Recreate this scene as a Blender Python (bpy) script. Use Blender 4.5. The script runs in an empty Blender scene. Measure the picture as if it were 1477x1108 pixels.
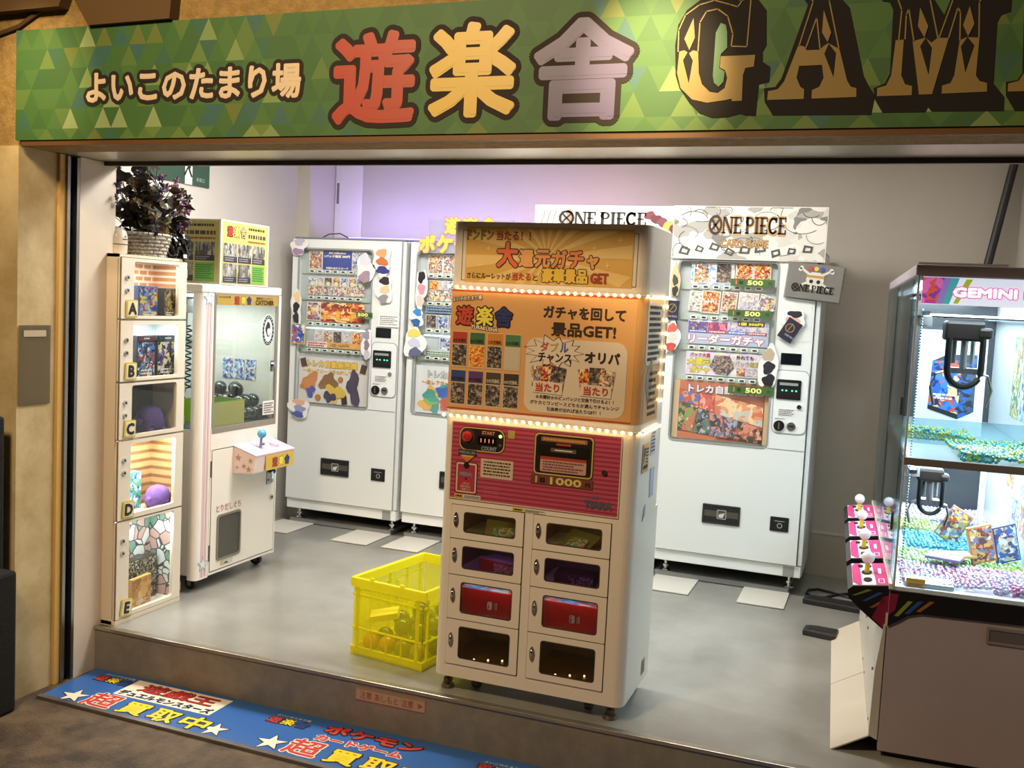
import bpy, bmesh, math, random
from mathutils import Vector, Matrix
random.seed(7)
S = bpy.context.scene
COL = S.collection

# ------------------------------------------------------------------ camera
F_PX, YAW, PIT, ROL, CAM_H = 1429.5, .35763, .0800, .049936, 1.48
fw = Vector((-math.sin(YAW)*math.cos(PIT), math.cos(YAW)*math.cos(PIT), -math.sin(PIT)))
rt0 = Vector((math.cos(YAW), math.sin(YAW), 0)); up0 = rt0.cross(fw)
rt = rt0*math.cos(ROL) + up0*math.sin(ROL)
up = -rt0*math.sin(ROL) + up0*math.cos(ROL)
cam = bpy.data.cameras.new('camera'); camo = bpy.data.objects.new('camera', cam); COL.objects.link(camo)
cam.sensor_width = 36; cam.lens = F_PX/1477*36; cam.clip_start = .02
camo.matrix_world = Matrix(((rt.x, up.x, -fw.x, 0), (rt.y, up.y, -fw.y, 0), (rt.z, up.z, -fw.z, CAM_H), (0, 0, 0, 1)))
S.camera = camo
def ray(x, y): return fw + rt*((x-738.5)/F_PX) - up*((y-554)/F_PX)
def on_y(x, y, Y): d = ray(x, y); return Vector((0, 0, CAM_H)) + d*(Y/d.y)
def on_z(x, y, Z): d = ray(x, y); return Vector((0, 0, CAM_H)) + d*((Z-CAM_H)/d.z)

# ------------------------------------------------------------------ world, lights, exposure
W = bpy.data.worlds.new('night'); S.world = W; W.use_nodes = True
W.node_tree.nodes['Background'].inputs[0].default_value = (.55, .42, .28, 1)
W.node_tree.nodes['Background'].inputs[1].default_value = .05
vs = S.view_settings
vs.view_transform = 'Standard'; vs.look = 'None'; vs.gamma = 1; vs.exposure = 0.3; vs.use_curve_mapping = False
def area(name, loc, size, energy, color, rot=(0, 0, 0), sizey=None, spread=None):
    l = bpy.data.lights.new(name, 'AREA'); l.energy = energy; l.color = color; l.size = size
    if sizey: l.shape = 'RECTANGLE'; l.size_y = sizey
    if spread: l.spread = spread
    o = bpy.data.objects.new(name, l); COL.objects.link(o); o.location = loc; o.rotation_euler = rot; return o
def spot(name, loc, target, energy, color, angle, blend, radius=.03):
    l = bpy.data.lights.new(name, 'SPOT'); l.energy = energy; l.color = color; l.spot_size = math.radians(angle)
    l.spot_blend = blend; l.shadow_soft_size = radius
    o = bpy.data.objects.new(name, l); COL.objects.link(o); o.location = loc
    o.rotation_euler = (Vector(target)-Vector(loc)).to_track_quat('-Z', 'Y').to_euler(); return o
WHITE = (1, .97, .93)
for i, (x, y) in enumerate(((-2.55, 4.2), (-1.3, 4.5), (-.3, 4.15))):
    area('ceiling_panel_light', (x, y, 2.54), .9, (38, 30, 11)[i], WHITE, sizey=.25)
WARM = (1, .62, .27)
spot('sign_lamp_light', (-.68, 2.15, 2.75), (-.70, 2.9, 2.19), 150, (1, .78, .45), 32, 1.0, .03)
spot('sign_lamp_light', (-3.02, 2.2, 2.70), (-3.05, 2.9, 2.2), 36, (1, .76, .42), 44, 1.0, .03)
area('arcade_light', (-1.95, .6, 3.4), .5, 88, (1, .74, .45), (math.radians(35), 0, 0), sizey=.5)

# ------------------------------------------------------------------ materials
MATS = {}
def lin(h):
    h = h.lstrip('#'); c = [int(h[i:i+2], 16)/255 for i in (0, 2, 4)]
    return tuple((v/12.92 if v <= .04045 else ((v+.055)/1.055)**2.4) for v in c) + (1,)
def mat(h, rough=.5, metal=0, emit=0, noise=0, nscale=6, coat=0, bump=0, h2=None, trans=0):
    k = ('m', h, rough, metal, emit, noise, nscale, coat, bump, h2, trans)
    if k in MATS: return MATS[k]
    m = bpy.data.materials.new('surface_'+h.strip('#')); m.use_nodes = True; nt = m.node_tree; b = nt.nodes['Principled BSDF']
    b.inputs['Base Color'].default_value = lin(h); b.inputs['Roughness'].default_value = rough; b.inputs['Metallic'].default_value = metal
    if coat: b.inputs['Coat Weight'].default_value = coat; b.inputs['Coat Roughness'].default_value = .08
    if trans: b.inputs['Transmission Weight'].default_value = trans
    if emit: b.inputs['Emission Color'].default_value = lin(h); b.inputs['Emission Strength'].default_value = emit
    if noise or bump:
        tc = nt.nodes.new('ShaderNodeTexCoord'); n = nt.nodes.new('ShaderNodeTexNoise')
        n.inputs['Scale'].default_value = nscale; n.inputs['Detail'].default_value = 6; n.inputs['Roughness'].default_value = .65
        nt.links.new(tc.outputs['Object'], n.inputs['Vector'])
        if noise:
            r = nt.nodes.new('ShaderNodeValToRGB'); c = lin(h); d = lin(h2) if h2 else tuple(v*(1-noise) for v in c[:3])+(1,)
            r.color_ramp.elements[0].color = d; r.color_ramp.elements[0].position = .35
            r.color_ramp.elements[1].color = c; r.color_ramp.elements[1].position = .62
            nt.links.new(n.outputs['Fac'], r.inputs[0]); nt.links.new(r.outputs[0], b.inputs['Base Color'])
        if bump:
            bp = nt.nodes.new('ShaderNodeBump'); bp.inputs['Strength'].default_value = bump; bp.inputs['Distance'].default_value = .004
            n2 = nt.nodes.new('ShaderNodeTexNoise'); n2.inputs['Scale'].default_value = 120
            nt.links.new(tc.outputs['Object'], n2.inputs['Vector'])
            nt.links.new(n2.outputs['Fac'], bp.inputs['Height']); nt.links.new(bp.outputs[0], b.inputs['Normal'])
    MATS[k] = m; return m
def art(cols, scale=45, rough=.35, seed=0, emit=0, stretch=(1, 1, 1)):
    """flat print: busy abstract colour patches"""
    scale = scale*2.1
    k = ('a', tuple(cols), scale, rough, seed, emit, stretch)
    if k in MATS: return MATS[k]
    m = bpy.data.materials.new('print_'+cols[0].strip('#')); m.use_nodes = True; nt = m.node_tree; b = nt.nodes['Principled BSDF']
    b.inputs['Roughness'].default_value = rough
    tc = nt.nodes.new('ShaderNodeTexCoord'); mp = nt.nodes.new('ShaderNodeMapping')
    mp.inputs['Location'].default_value = (seed*3.7, seed*1.3, seed*2.1); mp.inputs['Scale'].default_value = stretch
    ns = nt.nodes.new('ShaderNodeTexNoise'); ns.inputs['Scale'].default_value = scale*.6; ns.inputs['Detail'].default_value = 2
    mx = nt.nodes.new('ShaderNodeMixRGB'); mx.blend_type = 'LINEAR_LIGHT'; mx.inputs[0].default_value = 1.6/scale
    v = nt.nodes.new('ShaderNodeTexVoronoi'); v.inputs['Scale'].default_value = scale
    sep = nt.nodes.new('ShaderNodeSeparateColor'); r = nt.nodes.new('ShaderNodeValToRGB'); r.color_ramp.interpolation = 'CONSTANT'
    n = len(cols)
    while len(r.color_ramp.elements) < n: r.color_ramp.elements.new(.5)
    for i, c in enumerate(cols):
        r.color_ramp.elements[i].position = i/n; r.color_ramp.elements[i].color = lin(c)
    L = nt.links.new
    L(tc.outputs['Object'], mp.inputs[0]); L(mp.outputs[0], ns.inputs['Vector']); L(mp.outputs[0], mx.inputs[1]); L(ns.outputs['Color'], mx.inputs[2])
    L(mx.outputs[0], v.inputs['Vector']); L(v.outputs['Color'], sep.inputs[0]); L(sep.outputs[0], r.inputs[0]); L(r.outputs[0], b.inputs['Base Color'])
    if emit: L(r.outputs[0], b.inputs['Emission Color']); b.inputs['Emission Strength'].default_value = emit
    MATS[k] = m; return m
def wave(c1, c2, scale, axis='Z', rough=.4, bump=0):
    k = ('w', c1, c2, scale, axis, rough, bump)
    if k in MATS: return MATS[k]
    m = bpy.data.materials.new('striped_'+c1.strip('#')); m.use_nodes = True; nt = m.node_tree; b = nt.nodes['Principled BSDF']
    b.inputs['Roughness'].default_value = rough
    tc = nt.nodes.new('ShaderNodeTexCoord'); w = nt.nodes.new('ShaderNodeTexWave'); w.bands_direction = axis; w.inputs['Scale'].default_value = scale
    r = nt.nodes.new('ShaderNodeValToRGB'); r.color_ramp.elements[0].color = lin(c2); r.color_ramp.elements[1].color = lin(c1)
    r.color_ramp.elements[0].position = .2; r.color_ramp.elements[1].position = .5
    nt.links.new(tc.outputs['Object'], w.inputs['Vector']); nt.links.new(w.outputs['Fac'], r.inputs[0]); nt.links.new(r.outputs[0], b.inputs['Base Color'])
    MATS[k] = m; return m
def brick(c1, c2, mortar, scale, rough=.6):
    k = ('b', c1, c2, mortar, scale)
    if k in MATS: return MATS[k]
    m = bpy.data.materials.new('brick_paper'); m.use_nodes = True; nt = m.node_tree; b = nt.nodes['Principled BSDF']; b.inputs['Roughness'].default_value = rough
    tc = nt.nodes.new('ShaderNodeTexCoord'); mp = nt.nodes.new('ShaderNodeMapping'); mp.inputs['Rotation'].default_value = (math.pi/2, 0, 0)
    t = nt.nodes.new('ShaderNodeTexBrick'); t.inputs['Scale'].default_value = scale; t.inputs['Color1'].default_value = lin(c1); t.inputs['Color2'].default_value = lin(c2)
    t.inputs['Mortar'].default_value = lin(mortar); t.inputs['Mortar Size'].default_value = .05
    nt.links.new(tc.outputs['Object'], mp.inputs[0]); nt.links.new(mp.outputs[0], t.inputs['Vector']); nt.links.new(t.outputs['Color'], b.inputs['Base Color'])
    MATS[k] = m; return m
def cobble(c1, c2, c3, line, scale):
    k = ('c', c1, scale)
    if k in MATS: return MATS[k]
    m = art([c1, c2, c3, c1], scale/2.1, .6); nt = m.node_tree; [n for n in nt.nodes if n.type == 'MIX_RGB'][0].inputs[0].default_value = .25/scale; b = nt.nodes['Principled BSDF']
    vor = [n for n in nt.nodes if n.type == 'TEX_VORONOI'][0]
    e = nt.nodes.new('ShaderNodeTexVoronoi'); e.feature = 'DISTANCE_TO_EDGE'; e.inputs['Scale'].default_value = scale
    nt.links.new(vor.inputs['Vector'].links[0].from_socket, e.inputs['Vector'])
    gt = nt.nodes.new('ShaderNodeMath'); gt.operation = 'GREATER_THAN'; gt.inputs[1].default_value = .05
    mx = nt.nodes.new('ShaderNodeMixRGB'); mx.inputs[1].default_value = lin(line)
    src = b.inputs['Base Color'].links[0].from_socket
    nt.links.new(e.outputs['Distance'], gt.inputs[0]); nt.links.new(gt.outputs[0], mx.inputs[0]); nt.links.new(src, mx.inputs[2]); nt.links.new(mx.outputs[0], b.inputs['Base Color'])
    MATS[k] = m; return m
def glass(tint='#ffffff', gloss=1.0, rough=.02, ior=1.45):
    k = ('g', tint, gloss, rough)
    if k in MATS: return MATS[k]
    m = bpy.data.materials.new('clear_pane'); m.use_nodes = True; nt = m.node_tree; nt.nodes.clear()
    o = nt.nodes.new('ShaderNodeOutputMaterial'); t = nt.nodes.new('ShaderNodeBsdfTransparent'); g = nt.nodes.new('ShaderNodeBsdfGlossy')
    t.inputs[0].default_value = lin(tint); g.inputs['Roughness'].default_value = rough
    f = nt.nodes.new('ShaderNodeFresnel'); ge = nt.nodes.new('ShaderNodeNewGeometry'); io = nt.nodes.new('ShaderNodeMath'); io.operation = 'MULTIPLY_ADD'
    io.inputs[1].default_value = 1/ior-ior; io.inputs[2].default_value = ior     # same reflectance on both faces of the pane
    nt.links.new(ge.outputs['Backfacing'], io.inputs[0]); nt.links.new(io.outputs[0], f.inputs[0])
    mx = nt.nodes.new('ShaderNodeMixShader'); mu = nt.nodes.new('ShaderNodeMath'); mu.operation = 'MULTIPLY'; mu.inputs[1].default_value = gloss
    nt.links.new(f.outputs[0], mu.inputs[0]); nt.links.new(mu.outputs[0], mx.inputs[0]); nt.links.new(t.outputs[0], mx.inputs[1]); nt.links.new(g.outputs[0], mx.inputs[2]); nt.links.new(mx.outputs[0], o.inputs[0])
    MATS[k] = m; return m
def plastic(h, alpha, tint=None):
    """translucent coloured plastic"""
    k = ('p', h, alpha, tint)
    if k in MATS: return MATS[k]
    m = mat(h, .35, trans=0).copy(); m.name = 'translucent_plastic'; nt = m.node_tree; b = nt.nodes['Principled BSDF']; o = [n for n in nt.nodes if n.type == 'OUTPUT_MATERIAL'][0]
    t = nt.nodes.new('ShaderNodeBsdfTransparent'); t.inputs[0].default_value = lin(tint or h); mx = nt.nodes.new('ShaderNodeMixShader'); mx.inputs[0].default_value = alpha
    tl = nt.nodes.new('ShaderNodeBsdfTranslucent'); tl.inputs[0].default_value = lin(h); m2 = nt.nodes.new('ShaderNodeMixShader'); m2.inputs[0].default_value = .35
    nt.links.new(b.outputs[0], m2.inputs[1]); nt.links.new(tl.outputs[0], m2.inputs[2])
    nt.links.new(t.outputs[0], mx.inputs[1]); nt.links.new(m2.outputs[0], mx.inputs[2]); nt.links.new(mx.outputs[0], o.inputs[0])
    MATS[k] = m; return m
CHROME = mat('#c8c8c8', .15, 1); STEEL = mat('#9a9a98', .3, 1); BLACK = mat('#0c0c0d', .35); DARK = mat('#1b1a1a', .5)
IVORY = mat('#e6dfd2', .42); MWHITE = mat('#d9dcd9', .38, coat=.2); GLASS = glass()

# ------------------------------------------------------------------ geometry helpers
class B:
    def __init__(s): s.v = []; s.f = []
    def add(s, vs, fs):
        n = len(s.v); s.v += [tuple(p) for p in vs]; s.f += [tuple(i+n for i in f) for f in fs]; return s
    def box(s, x0, y0, z0, x1, y1, z1):
        return s.add([(x, y, z) for z in (z0, z1) for y in (y0, y1) for x in (x0, x1)],
                     [(0, 2, 3, 1), (4, 5, 7, 6), (0, 1, 5, 4), (2, 6, 7, 3), (0, 4, 6, 2), (1, 3, 7, 5)])
    def prism(s, pts, a, b):
        """pts: list of 3D points (planar), extruded by vector from a to b"""
        n = len(pts); a = Vector(a); b = Vector(b); P = [Vector(p) for p in pts]
        return s.add([p+a for p in P]+[p+b for p in P],
                     [tuple(range(n))[::-1], tuple(range(n, 2*n))]+[(i, (i+1) % n, n+(i+1) % n, n+i) for i in range(n)])
    def cyl(s, p0, p1, r, r1=None, n=14, cap=True):
        p0 = Vector(p0); p1 = Vector(p1); r1 = r if r1 is None else r1; d = (p1-p0).normalized()
        a = d.orthogonal().normalized(); b = d.cross(a)
        ring = [a*math.cos(2*math.pi*i/n)+b*math.sin(2*math.pi*i/n) for i in range(n)]
        fs = [(i, (i+1) % n, n+(i+1) % n, n+i) for i in range(n)]
        if cap: fs += [tuple(range(n))[::-1], tuple(range(n, 2*n))]
        return s.add([p0+q*r for q in ring]+[p1+q*r1 for q in ring], fs)
    def tube(s, pts, r, n=6):
        P = [Vector(p) for p in pts]; vs = []; fs = []; m = len(P)
        for k, p in enumerate(P):
            d = (P[min(k+1, m-1)]-P[max(k-1, 0)]).normalized()
            ref = Vector((0, 0, 1)) if abs(d.z) < .9 else Vector((1, 0, 0))
            a = d.cross(ref).normalized(); b = d.cross(a)
            vs += [p+(a*math.cos(2*math.pi*i/n)+b*math.sin(2*math.pi*i/n))*r for i in range(n)]
        for k in range(m-1):
            for i in range(n): fs.append((k*n+i, k*n+(i+1) % n, (k+1)*n+(i+1) % n, (k+1)*n+i))
        fs += [tuple(range(n))[::-1], tuple(range((m-1)*n, m*n))]
        return s.add(vs, fs)
    def sph(s, c, r, n=12, m=8, sc=(1, 1, 1)):
        vs = [(c[0], c[1], c[2]-r*sc[2])]; fs = []
        for j in range(1, m):
            t = math.pi*j/m
            for i in range(n):
                a = 2*math.pi*i/n; vs.append((c[0]+r*sc[0]*math.sin(t)*math.cos(a), c[1]+r*sc[1]*math.sin(t)*math.sin(a), c[2]-r*sc[2]*math.cos(t)))
        vs.append((c[0], c[1], c[2]+r*sc[2])); e = len(vs)-1
        for i in range(n):
            fs.append((0, 1+(i+1) % n, 1+i)); fs.append((e, e-n+i, e-n+(i+1) % n))
            for j in range(m-2): fs.append((1+j*n+i, 1+j*n+(i+1) % n, 1+(j+1)*n+(i+1) % n, 1+(j+1)*n+i))
        return s.add(vs, fs)
    def lathe(s, prof, c=(0, 0, 0), n=16, sc=(1, 1)):
        """prof: (r, z) list bottom to top"""
        m = len(prof); vs = [(c[0]+r*sc[0]*math.cos(2*math.pi*i/n), c[1]+r*sc[1]*math.sin(2*math.pi*i/n), c[2]+z) for r, z in prof for i in range(n)]
        fs = [(k*n+i, k*n+(i+1) % n, (k+1)*n+(i+1) % n, (k+1)*n+i) for k in range(m-1) for i in range(n)]
        fs += [tuple(range(n))[::-1], tuple(range((m-1)*n, m*n))]
        return s.add(vs, fs)
    def mesh(s, name, m, bevel=0, smooth=False, seg=2):
        me = bpy.data.meshes.new(name); me.from_pydata(s.v, [], s.f)
        if bevel:
            bm = bmesh.new(); bm.from_mesh(me); bmesh.ops.remove_doubles(bm, verts=bm.verts, dist=1e-6)
            bmesh.ops.bevel(bm, geom=list(bm.edges), offset=bevel, segments=seg, profile=.5, affect='EDGES', clamp_overlap=True)
            bm.to_mesh(me); bm.free()
        me.materials.append(m)
        if smooth: me.shade_smooth()
        return me
    def obj(s, name, m, parent=None, bevel=0, smooth=False, loc=None, rz=0, seg=2):
        return place(name, s.mesh(name, m, bevel, smooth, seg), parent, loc, rz)
def place(name, me, parent=None, loc=None, rz=0):
    o = bpy.data.objects.new(name, me); COL.objects.link(o)
    if parent is not None: o.parent = parent
    if loc is not None: o.location = loc
    if rz: o.rotation_euler.z = rz
    return o
def thing(name, label, cat, loc=(0, 0, 0), rz=0, group=None):
    o = bpy.data.objects.new(name, None); o.empty_display_size = .05; COL.objects.link(o); o.location = loc; o.rotation_euler.z = rz
    return tag(o, label, cat, group)
def tag(o, label, cat, group=None):
    o['label'] = label; o['category'] = cat
    if group: o['group'] = group
    return o
def struct(o, label=None):
    o['kind'] = 'structure'
    if label: o['label'] = label
    return o
def stuff(o): o['kind'] = 'stuff'; return o
def box(name, m, x0, y0, z0, x1, y1, z1, parent=None, bevel=0): return B().box(x0, y0, z0, x1, y1, z1).obj(name, m, parent, bevel)
def rr(u0, v0, u1, v1, r, n=5):
    """rounded rectangle outline"""
    r = min(r, (u1-u0)/2-1e-5, (v1-v0)/2-1e-5); out = []
    for cx, cy, a in ((u1-r, v0+r, -90), (u1-r, v1-r, 0), (u0+r, v1-r, 90), (u0+r, v0+r, 180)):
        for i in range(n+1):
            t = math.radians(a+90*i/n); out.append((cx+r*math.cos(t), cy+r*math.sin(t)))
    return out
def circ(cu, cv, r, n=20, rv=None): return [(cu+r*math.cos(2*math.pi*i/n), cv+(rv or r)*math.sin(2*math.pi*i/n)) for i in range(n)]
def star(cu, cv, R, r=None, k=5, rot=90, sv=1):
    r = r or R*.4; return [(cu+(R if i % 2 == 0 else r)*math.cos(math.radians(rot+180*i/k)), cv+sv*(R if i % 2 == 0 else r)*math.sin(math.radians(rot+180*i/k))) for i in range(2*k)]
def rot2(pts, cu, cv, deg):
    c, s = math.cos(math.radians(deg)), math.sin(math.radians(deg)); return [(cu+(u-cu)*c-(v-cv)*s, cv+(u-cu)*s+(v-cv)*c) for u, v in pts]
def blob(cu, cv, w, h, seed, k=18, amp=.18):
    R = random.Random(seed); ph = [R.uniform(0, 6.28) for _ in range(4)]; out = []
    for i in range(k*2):
        a = math.pi*i/k; q = 1+amp*(math.sin(2*a+ph[0])*.6+math.sin(3*a+ph[1])*.7+math.sin(5*a+ph[2])*.5)
        out.append((cu+w/2*q*math.cos(a), cv+h/2*q*math.sin(a)))
    return out
GLY = {}
def glyphs(s, res=2):
    k = (s, res)
    if k not in GLY:
        c = bpy.data.curves.new('t', 'FONT'); c.body = s; c.resolution_u = res
        o = bpy.data.objects.new('t', c); me = bpy.data.meshes.new_from_object(o)
        V = [(v.co.x, v.co.y) for v in me.vertices]; Fc = [tuple(p.vertices) for p in me.polygons]
        bpy.data.objects.remove(o); bpy.data.curves.remove(c); bpy.data.meshes.remove(me)
        xs = [p[0] for p in V]; ys = [p[1] for p in V]; x0, x1, y0, y1 = min(xs), max(xs), min(ys), max(ys)
        GLY[k] = ([((x-x0), (y-y0)) for x, y in V], Fc, x1-x0, y1-y0)
    return GLY[k]
class Face:
    """a flat face of a thing: u right, v up, depth d towards the viewer"""
    def __init__(s, parent, o, u, v): s.p = parent; s.o = Vector(o); s.u = Vector(u); s.v = Vector(v); s.n = s.u.cross(s.v)
    def P(s, u, v, d=0): return s.o+s.u*u+s.v*v+s.n*d
    def poly(s, name, pts, d, m, th=.0015, par=None, smooth=False):
        return B().prism([s.P(u, v) for u, v in pts], s.n*(d-th), s.n*d).obj(name, m, par or s.p)
    def polys(s, name, lst, d, m, th=.001, par=None):
        b = B()
        for pts in lst: b.prism([s.P(u, v) for u, v in pts], s.n*(d-th), s.n*d)
        return b.obj(name, m, par or s.p)
    def rect(s, name, u0, v0, u1, v1, d, m, th=.0015, par=None, r=0, rot=0):
        pts = rr(u0, v0, u1, v1, r) if r else [(u0, v0), (u1, v0), (u1, v1), (u0, v1)]
        if rot: pts = rot2(pts, (u0+u1)/2, (v0+v1)/2, rot)
        return s.poly(name, pts, d, m, th, par)
    def text(s, t, cu, cv, w, h, d, m, par=None, fat=0, name='lettering', n=8, rot=0, out=None, shear=0, res=2, left=False):
        """centred text fitted to w x h (either may be None); out=(material, width) adds a printed outline behind"""
        V, Fc, W0, H0 = glyphs(t, res)
        sx = w/W0 if w else h/H0; sy = h/H0 if h else sx
        if left: cu = cu+W0*sx/2
        c, sn = math.cos(math.radians(rot)), math.sin(math.radians(rot))
        base = []
        for x, y in V:
            a = (x-W0/2)*sx; b2 = (y-H0/2)*sy; a += shear*b2; base.append((cu+a*c-b2*sn, cv+a*sn+b2*c))
        def build(nm, rad, dd, mm, k):
            b = B(); offs = [(0, 0)] if rad <= 0 else [(rad*math.cos(6.2832*i/k), rad*math.sin(6.2832*i/k)) for i in range(k)]
            for j, (ou, ov) in enumerate(offs): b.add([s.P(u+ou, v+ov, dd-4e-5*j) for u, v in base], Fc)
            return b.obj(nm, mm, par or s.p)
        if out: build(name+'_outline', fat+out[1], d-.0009, out[0], max(n, 10))
        return build(name, fat, d, m, n)
    def lines(s, u0, v0, u1, v1, k, d, m, par=None, seed=1, fill=.5, name='fine_print', words=True):
        """rows of print too small to read"""
        R = random.Random(seed); b = B(); hh = (v1-v0)/k
        for i in range(k):
            y = v1-hh*(i+.5); x = u0; end = u1-(R.random()*.25*(u1-u0) if i % 2 else 0)
            while x < end:
                wd = min((R.uniform(.3, 1.2) if words else 99)*hh, end-x); b.prism([s.P(x, y-hh*fill/2), s.P(x+wd, y-hh*fill/2), s.P(x+wd, y+hh*fill/2), s.P(x, y+hh*fill/2)], s.n*(d-.0008), s.n*d); x += wd+hh*.25
        return b.obj(name, m, par or s.p)
    def frame(s, name, u0, v0, u1, v1, w, d, m, th=.002, par=None):
        b = B()
        for a in ((u0, v0, u1, v0+w), (u0, v1-w, u1, v1), (u0, v0+w, u0+w, v1-w), (u1-w, v0+w, u1, v1-w)):
            b.prism([s.P(a[0], a[1]), s.P(a[2], a[1]), s.P(a[2], a[3]), s.P(a[0], a[3])], s.n*(d-th), s.n*d)
        return b.obj(name, m, par or s.p)
    def ring(s, name, outer, inner, d, m, th=.01, par=None):
        """outer and inner outlines with the same number of points"""
        n = len(outer); V = []; fs = []
        for dd in (d-th, d): V += [s.P(u, v, dd) for u, v in outer]+[s.P(u, v, dd) for u, v in inner]
        for i in range(n):
            j = (i+1) % n
            fs += [(2*n+i, 2*n+j, 3*n+j, 3*n+i), (i, n+i, n+j, j), (i, j, 2*n+j, 2*n+i), (n+i, 3*n+i, 3*n+j, n+j)]
        return B().add(V, fs).obj(name, m, par or s.p)
    def stroke(s, name, pts, w, d, m, th=.0008, par=None):
        b = B()
        for (a, b1), (a2, b2) in zip(pts, pts[1:]):
            du, dv = a2-a, b2-b1; L = math.hypot(du, dv) or 1; nu, nv = -dv/L*w/2, du/L*w/2; eu, ev = du/L*w*.3, dv/L*w*.3
            b.prism([s.P(a-nu-eu, b1-nv-ev), s.P(a2-nu+eu, b2-nv+ev), s.P(a2+nu+eu, b2+nv+ev), s.P(a+nu-eu, b1+nv-ev)], s.n*(d-th), s.n*d)
        return b.obj(name, m, par or s.p)
def copy_tree(o, parent=None):
    c = o.copy(); COL.objects.link(c); c.parent = parent
    for ch in list(o.children): copy_tree(ch, c)
    return c
X, Z, Yv = (1, 0, 0), (0, 0, 1), (0, 1, 0)
# ================================================================== the setting
G = -.193
ASPH = mat('#64523c', .7, noise=.5, nscale=7, h2='#352a1c', bump=.8)
struct(box('street_floor', ASPH, -6.5, -2.5, G-.05, 3.5, 3.32, G))
FLOOR = mat('#8f8e88', .28, noise=.25, nscale=2.2, h2='#7d7b74', coat=.15)
fl = struct(box('floor', FLOOR, -3.75, 3.335, -.06, .75, 6.05, 0))
STEP = mat('#8a8172', .45, .2, noise=.2, nscale=14)
st = struct(box('trim_1', STEP, -3.115, 3.32, G, .75, 3.34, -.008), 'grey metal step riser below the shop floor')
nose = B().box(-3.115, 3.312, -.012, .75, 3.345, .002).obj('step_nosing', mat('#a9a294', .3, .8), st, .002)
sf = Face(st, (0, 3.32, 0), X, Z)
stk = sf.rect('warning_sticker', -1.827, -.082, -1.523, -.030, .002, mat('#a8917c', .6))
sf.text('注意 あしもと 注意', -1.69, -.056, .23, .03, .0032, mat('#a8472f', .6), par=stk)
sf.poly('sticker_arrow', [(-1.555, -.066), (-1.535, -.056), (-1.555, -.046)], .0032, mat('#a8472f', .6), par=stk)
sf.frame('sticker_border', -1.825, -.080, -1.525, -.032, .002, .0032, mat('#a8472f', .6), .001, par=stk)
WALLW = mat('#b9b2a4', .6, noise=.05, nscale=3)
struct(box('wall_back', WALLW, -3.8, 5.95, -.05, .75, 6.05, 2.65))
wl = struct(box('wall_left', mat('#bfb9b0', .6, noise=.05, nscale=3), -3.80, 3.40, -.05, -3.66, 5.95, 2.65))  # wall colour lightened here in place of the light falling near it
struct(box('wall_right', WALLW, .62, 3.34, -.05, .75, 5.95, 2.65))
struct(box('trim_2', mat('#bdb6a8', .6), -3.66, 5.62, 0, -3.565, 5.95, 2.65), 'beige pillar in the back left corner of the shop')
struct(box('baseboard_back', mat('#c9c3b6', .55), -.32, 5.94, .245, .62, 5.95, .262))
box('baseboard_panel', mat('#b3aa98', .6), -.32, 5.944, 0, .62, 5.95, .245, bpy.data.objects['baseboard_back'])
struct(box('ceiling', mat('#d8d4cc', .7), -3.8, 3.34, 2.6, .75, 6.05, 2.7))
d1 = struct(B().box(-3.56, 5.925, .02, -3.52, 5.95, 2.45).box(-3.56, 5.93, .02, -3.565+.05, 5.95, 2.45).obj('door_1', mat('#d2ccc6', .55)))
box('door_leaf', mat('#d4cfca', .5), -3.56, 5.932, .02, -3.36, 5.948, 2.45, d1, .003)
box('door_handle', mat('#77767a', .4, .5), -3.548, 5.922, 2.10, -3.53, 5.933, 2.24, d1, .002)
# street front: wall above and beside the opening
TAN = mat('#9a7c46', .85, noise=.35, nscale=26, h2='#82683a', bump=1.0)
struct(box('wall_front', TAN, -6.5, 2.93, 1.99, 3.5, 3.08, 3.6))
struct(box('wall_pillar', TAN, -6.5, 2.93, G, -3.15, 3.08, 1.99))
struct(box('wall_pillar_right', TAN, .92, 2.93, G, 3.5, 3.34, 1.99))
cream = mat('#cbb88e', .6, noise=.35, nscale=4.5, h2='#b09a6c')
pl = struct(box('wall_jamb', cream, -3.4, 2.915, G, -3.142, 3.128, 1.99), 'worn cream painted side wall of the shopfront opening')
box('edge_bead', mat('#c9a35c', .5), -3.145, 3.105, G, -3.128, 3.135, 1.99, pl, .002)
trk = struct(B().box(-3.17, 3.135, G, -3.118, 3.15, 1.985).box(-3.17, 3.185, G, -3.118, 3.20, 1.985).obj('trim_3', STEEL), 'vertical steel shutter track in the opening')
box('track_slot', BLACK, -3.17, 3.15, G, -3.145, 3.185, 1.985, trk)
struct(box('wall_jamb_white', mat('#d8cab8', .5, noise=.06), -3.4, 3.20, G, -3.117, 3.40, 1.99))
struct(box('trim_4', mat('#c8bda8', .30, .55, noise=.12, nscale=2), -3.142, 2.92, 1.992, .9, 3.33, 2.05), 'stainless steel soffit under the shop sign')
h5 = struct(B().box(-3.118, 3.33, 1.975, .9, 3.345, 2.0).obj('trim_5', mat('#3a332b', .5)), 'dark shutter rail along the top of the opening')
box('rail_lip', mat('#b9b0a0', .35, .6), -3.118, 3.345, 1.978, .9, 3.36, 2.62, h5)
struct(box('wall_above_opening', WALLW, -3.8, 3.36, 1.985, .75, 3.42, 2.65))
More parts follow.
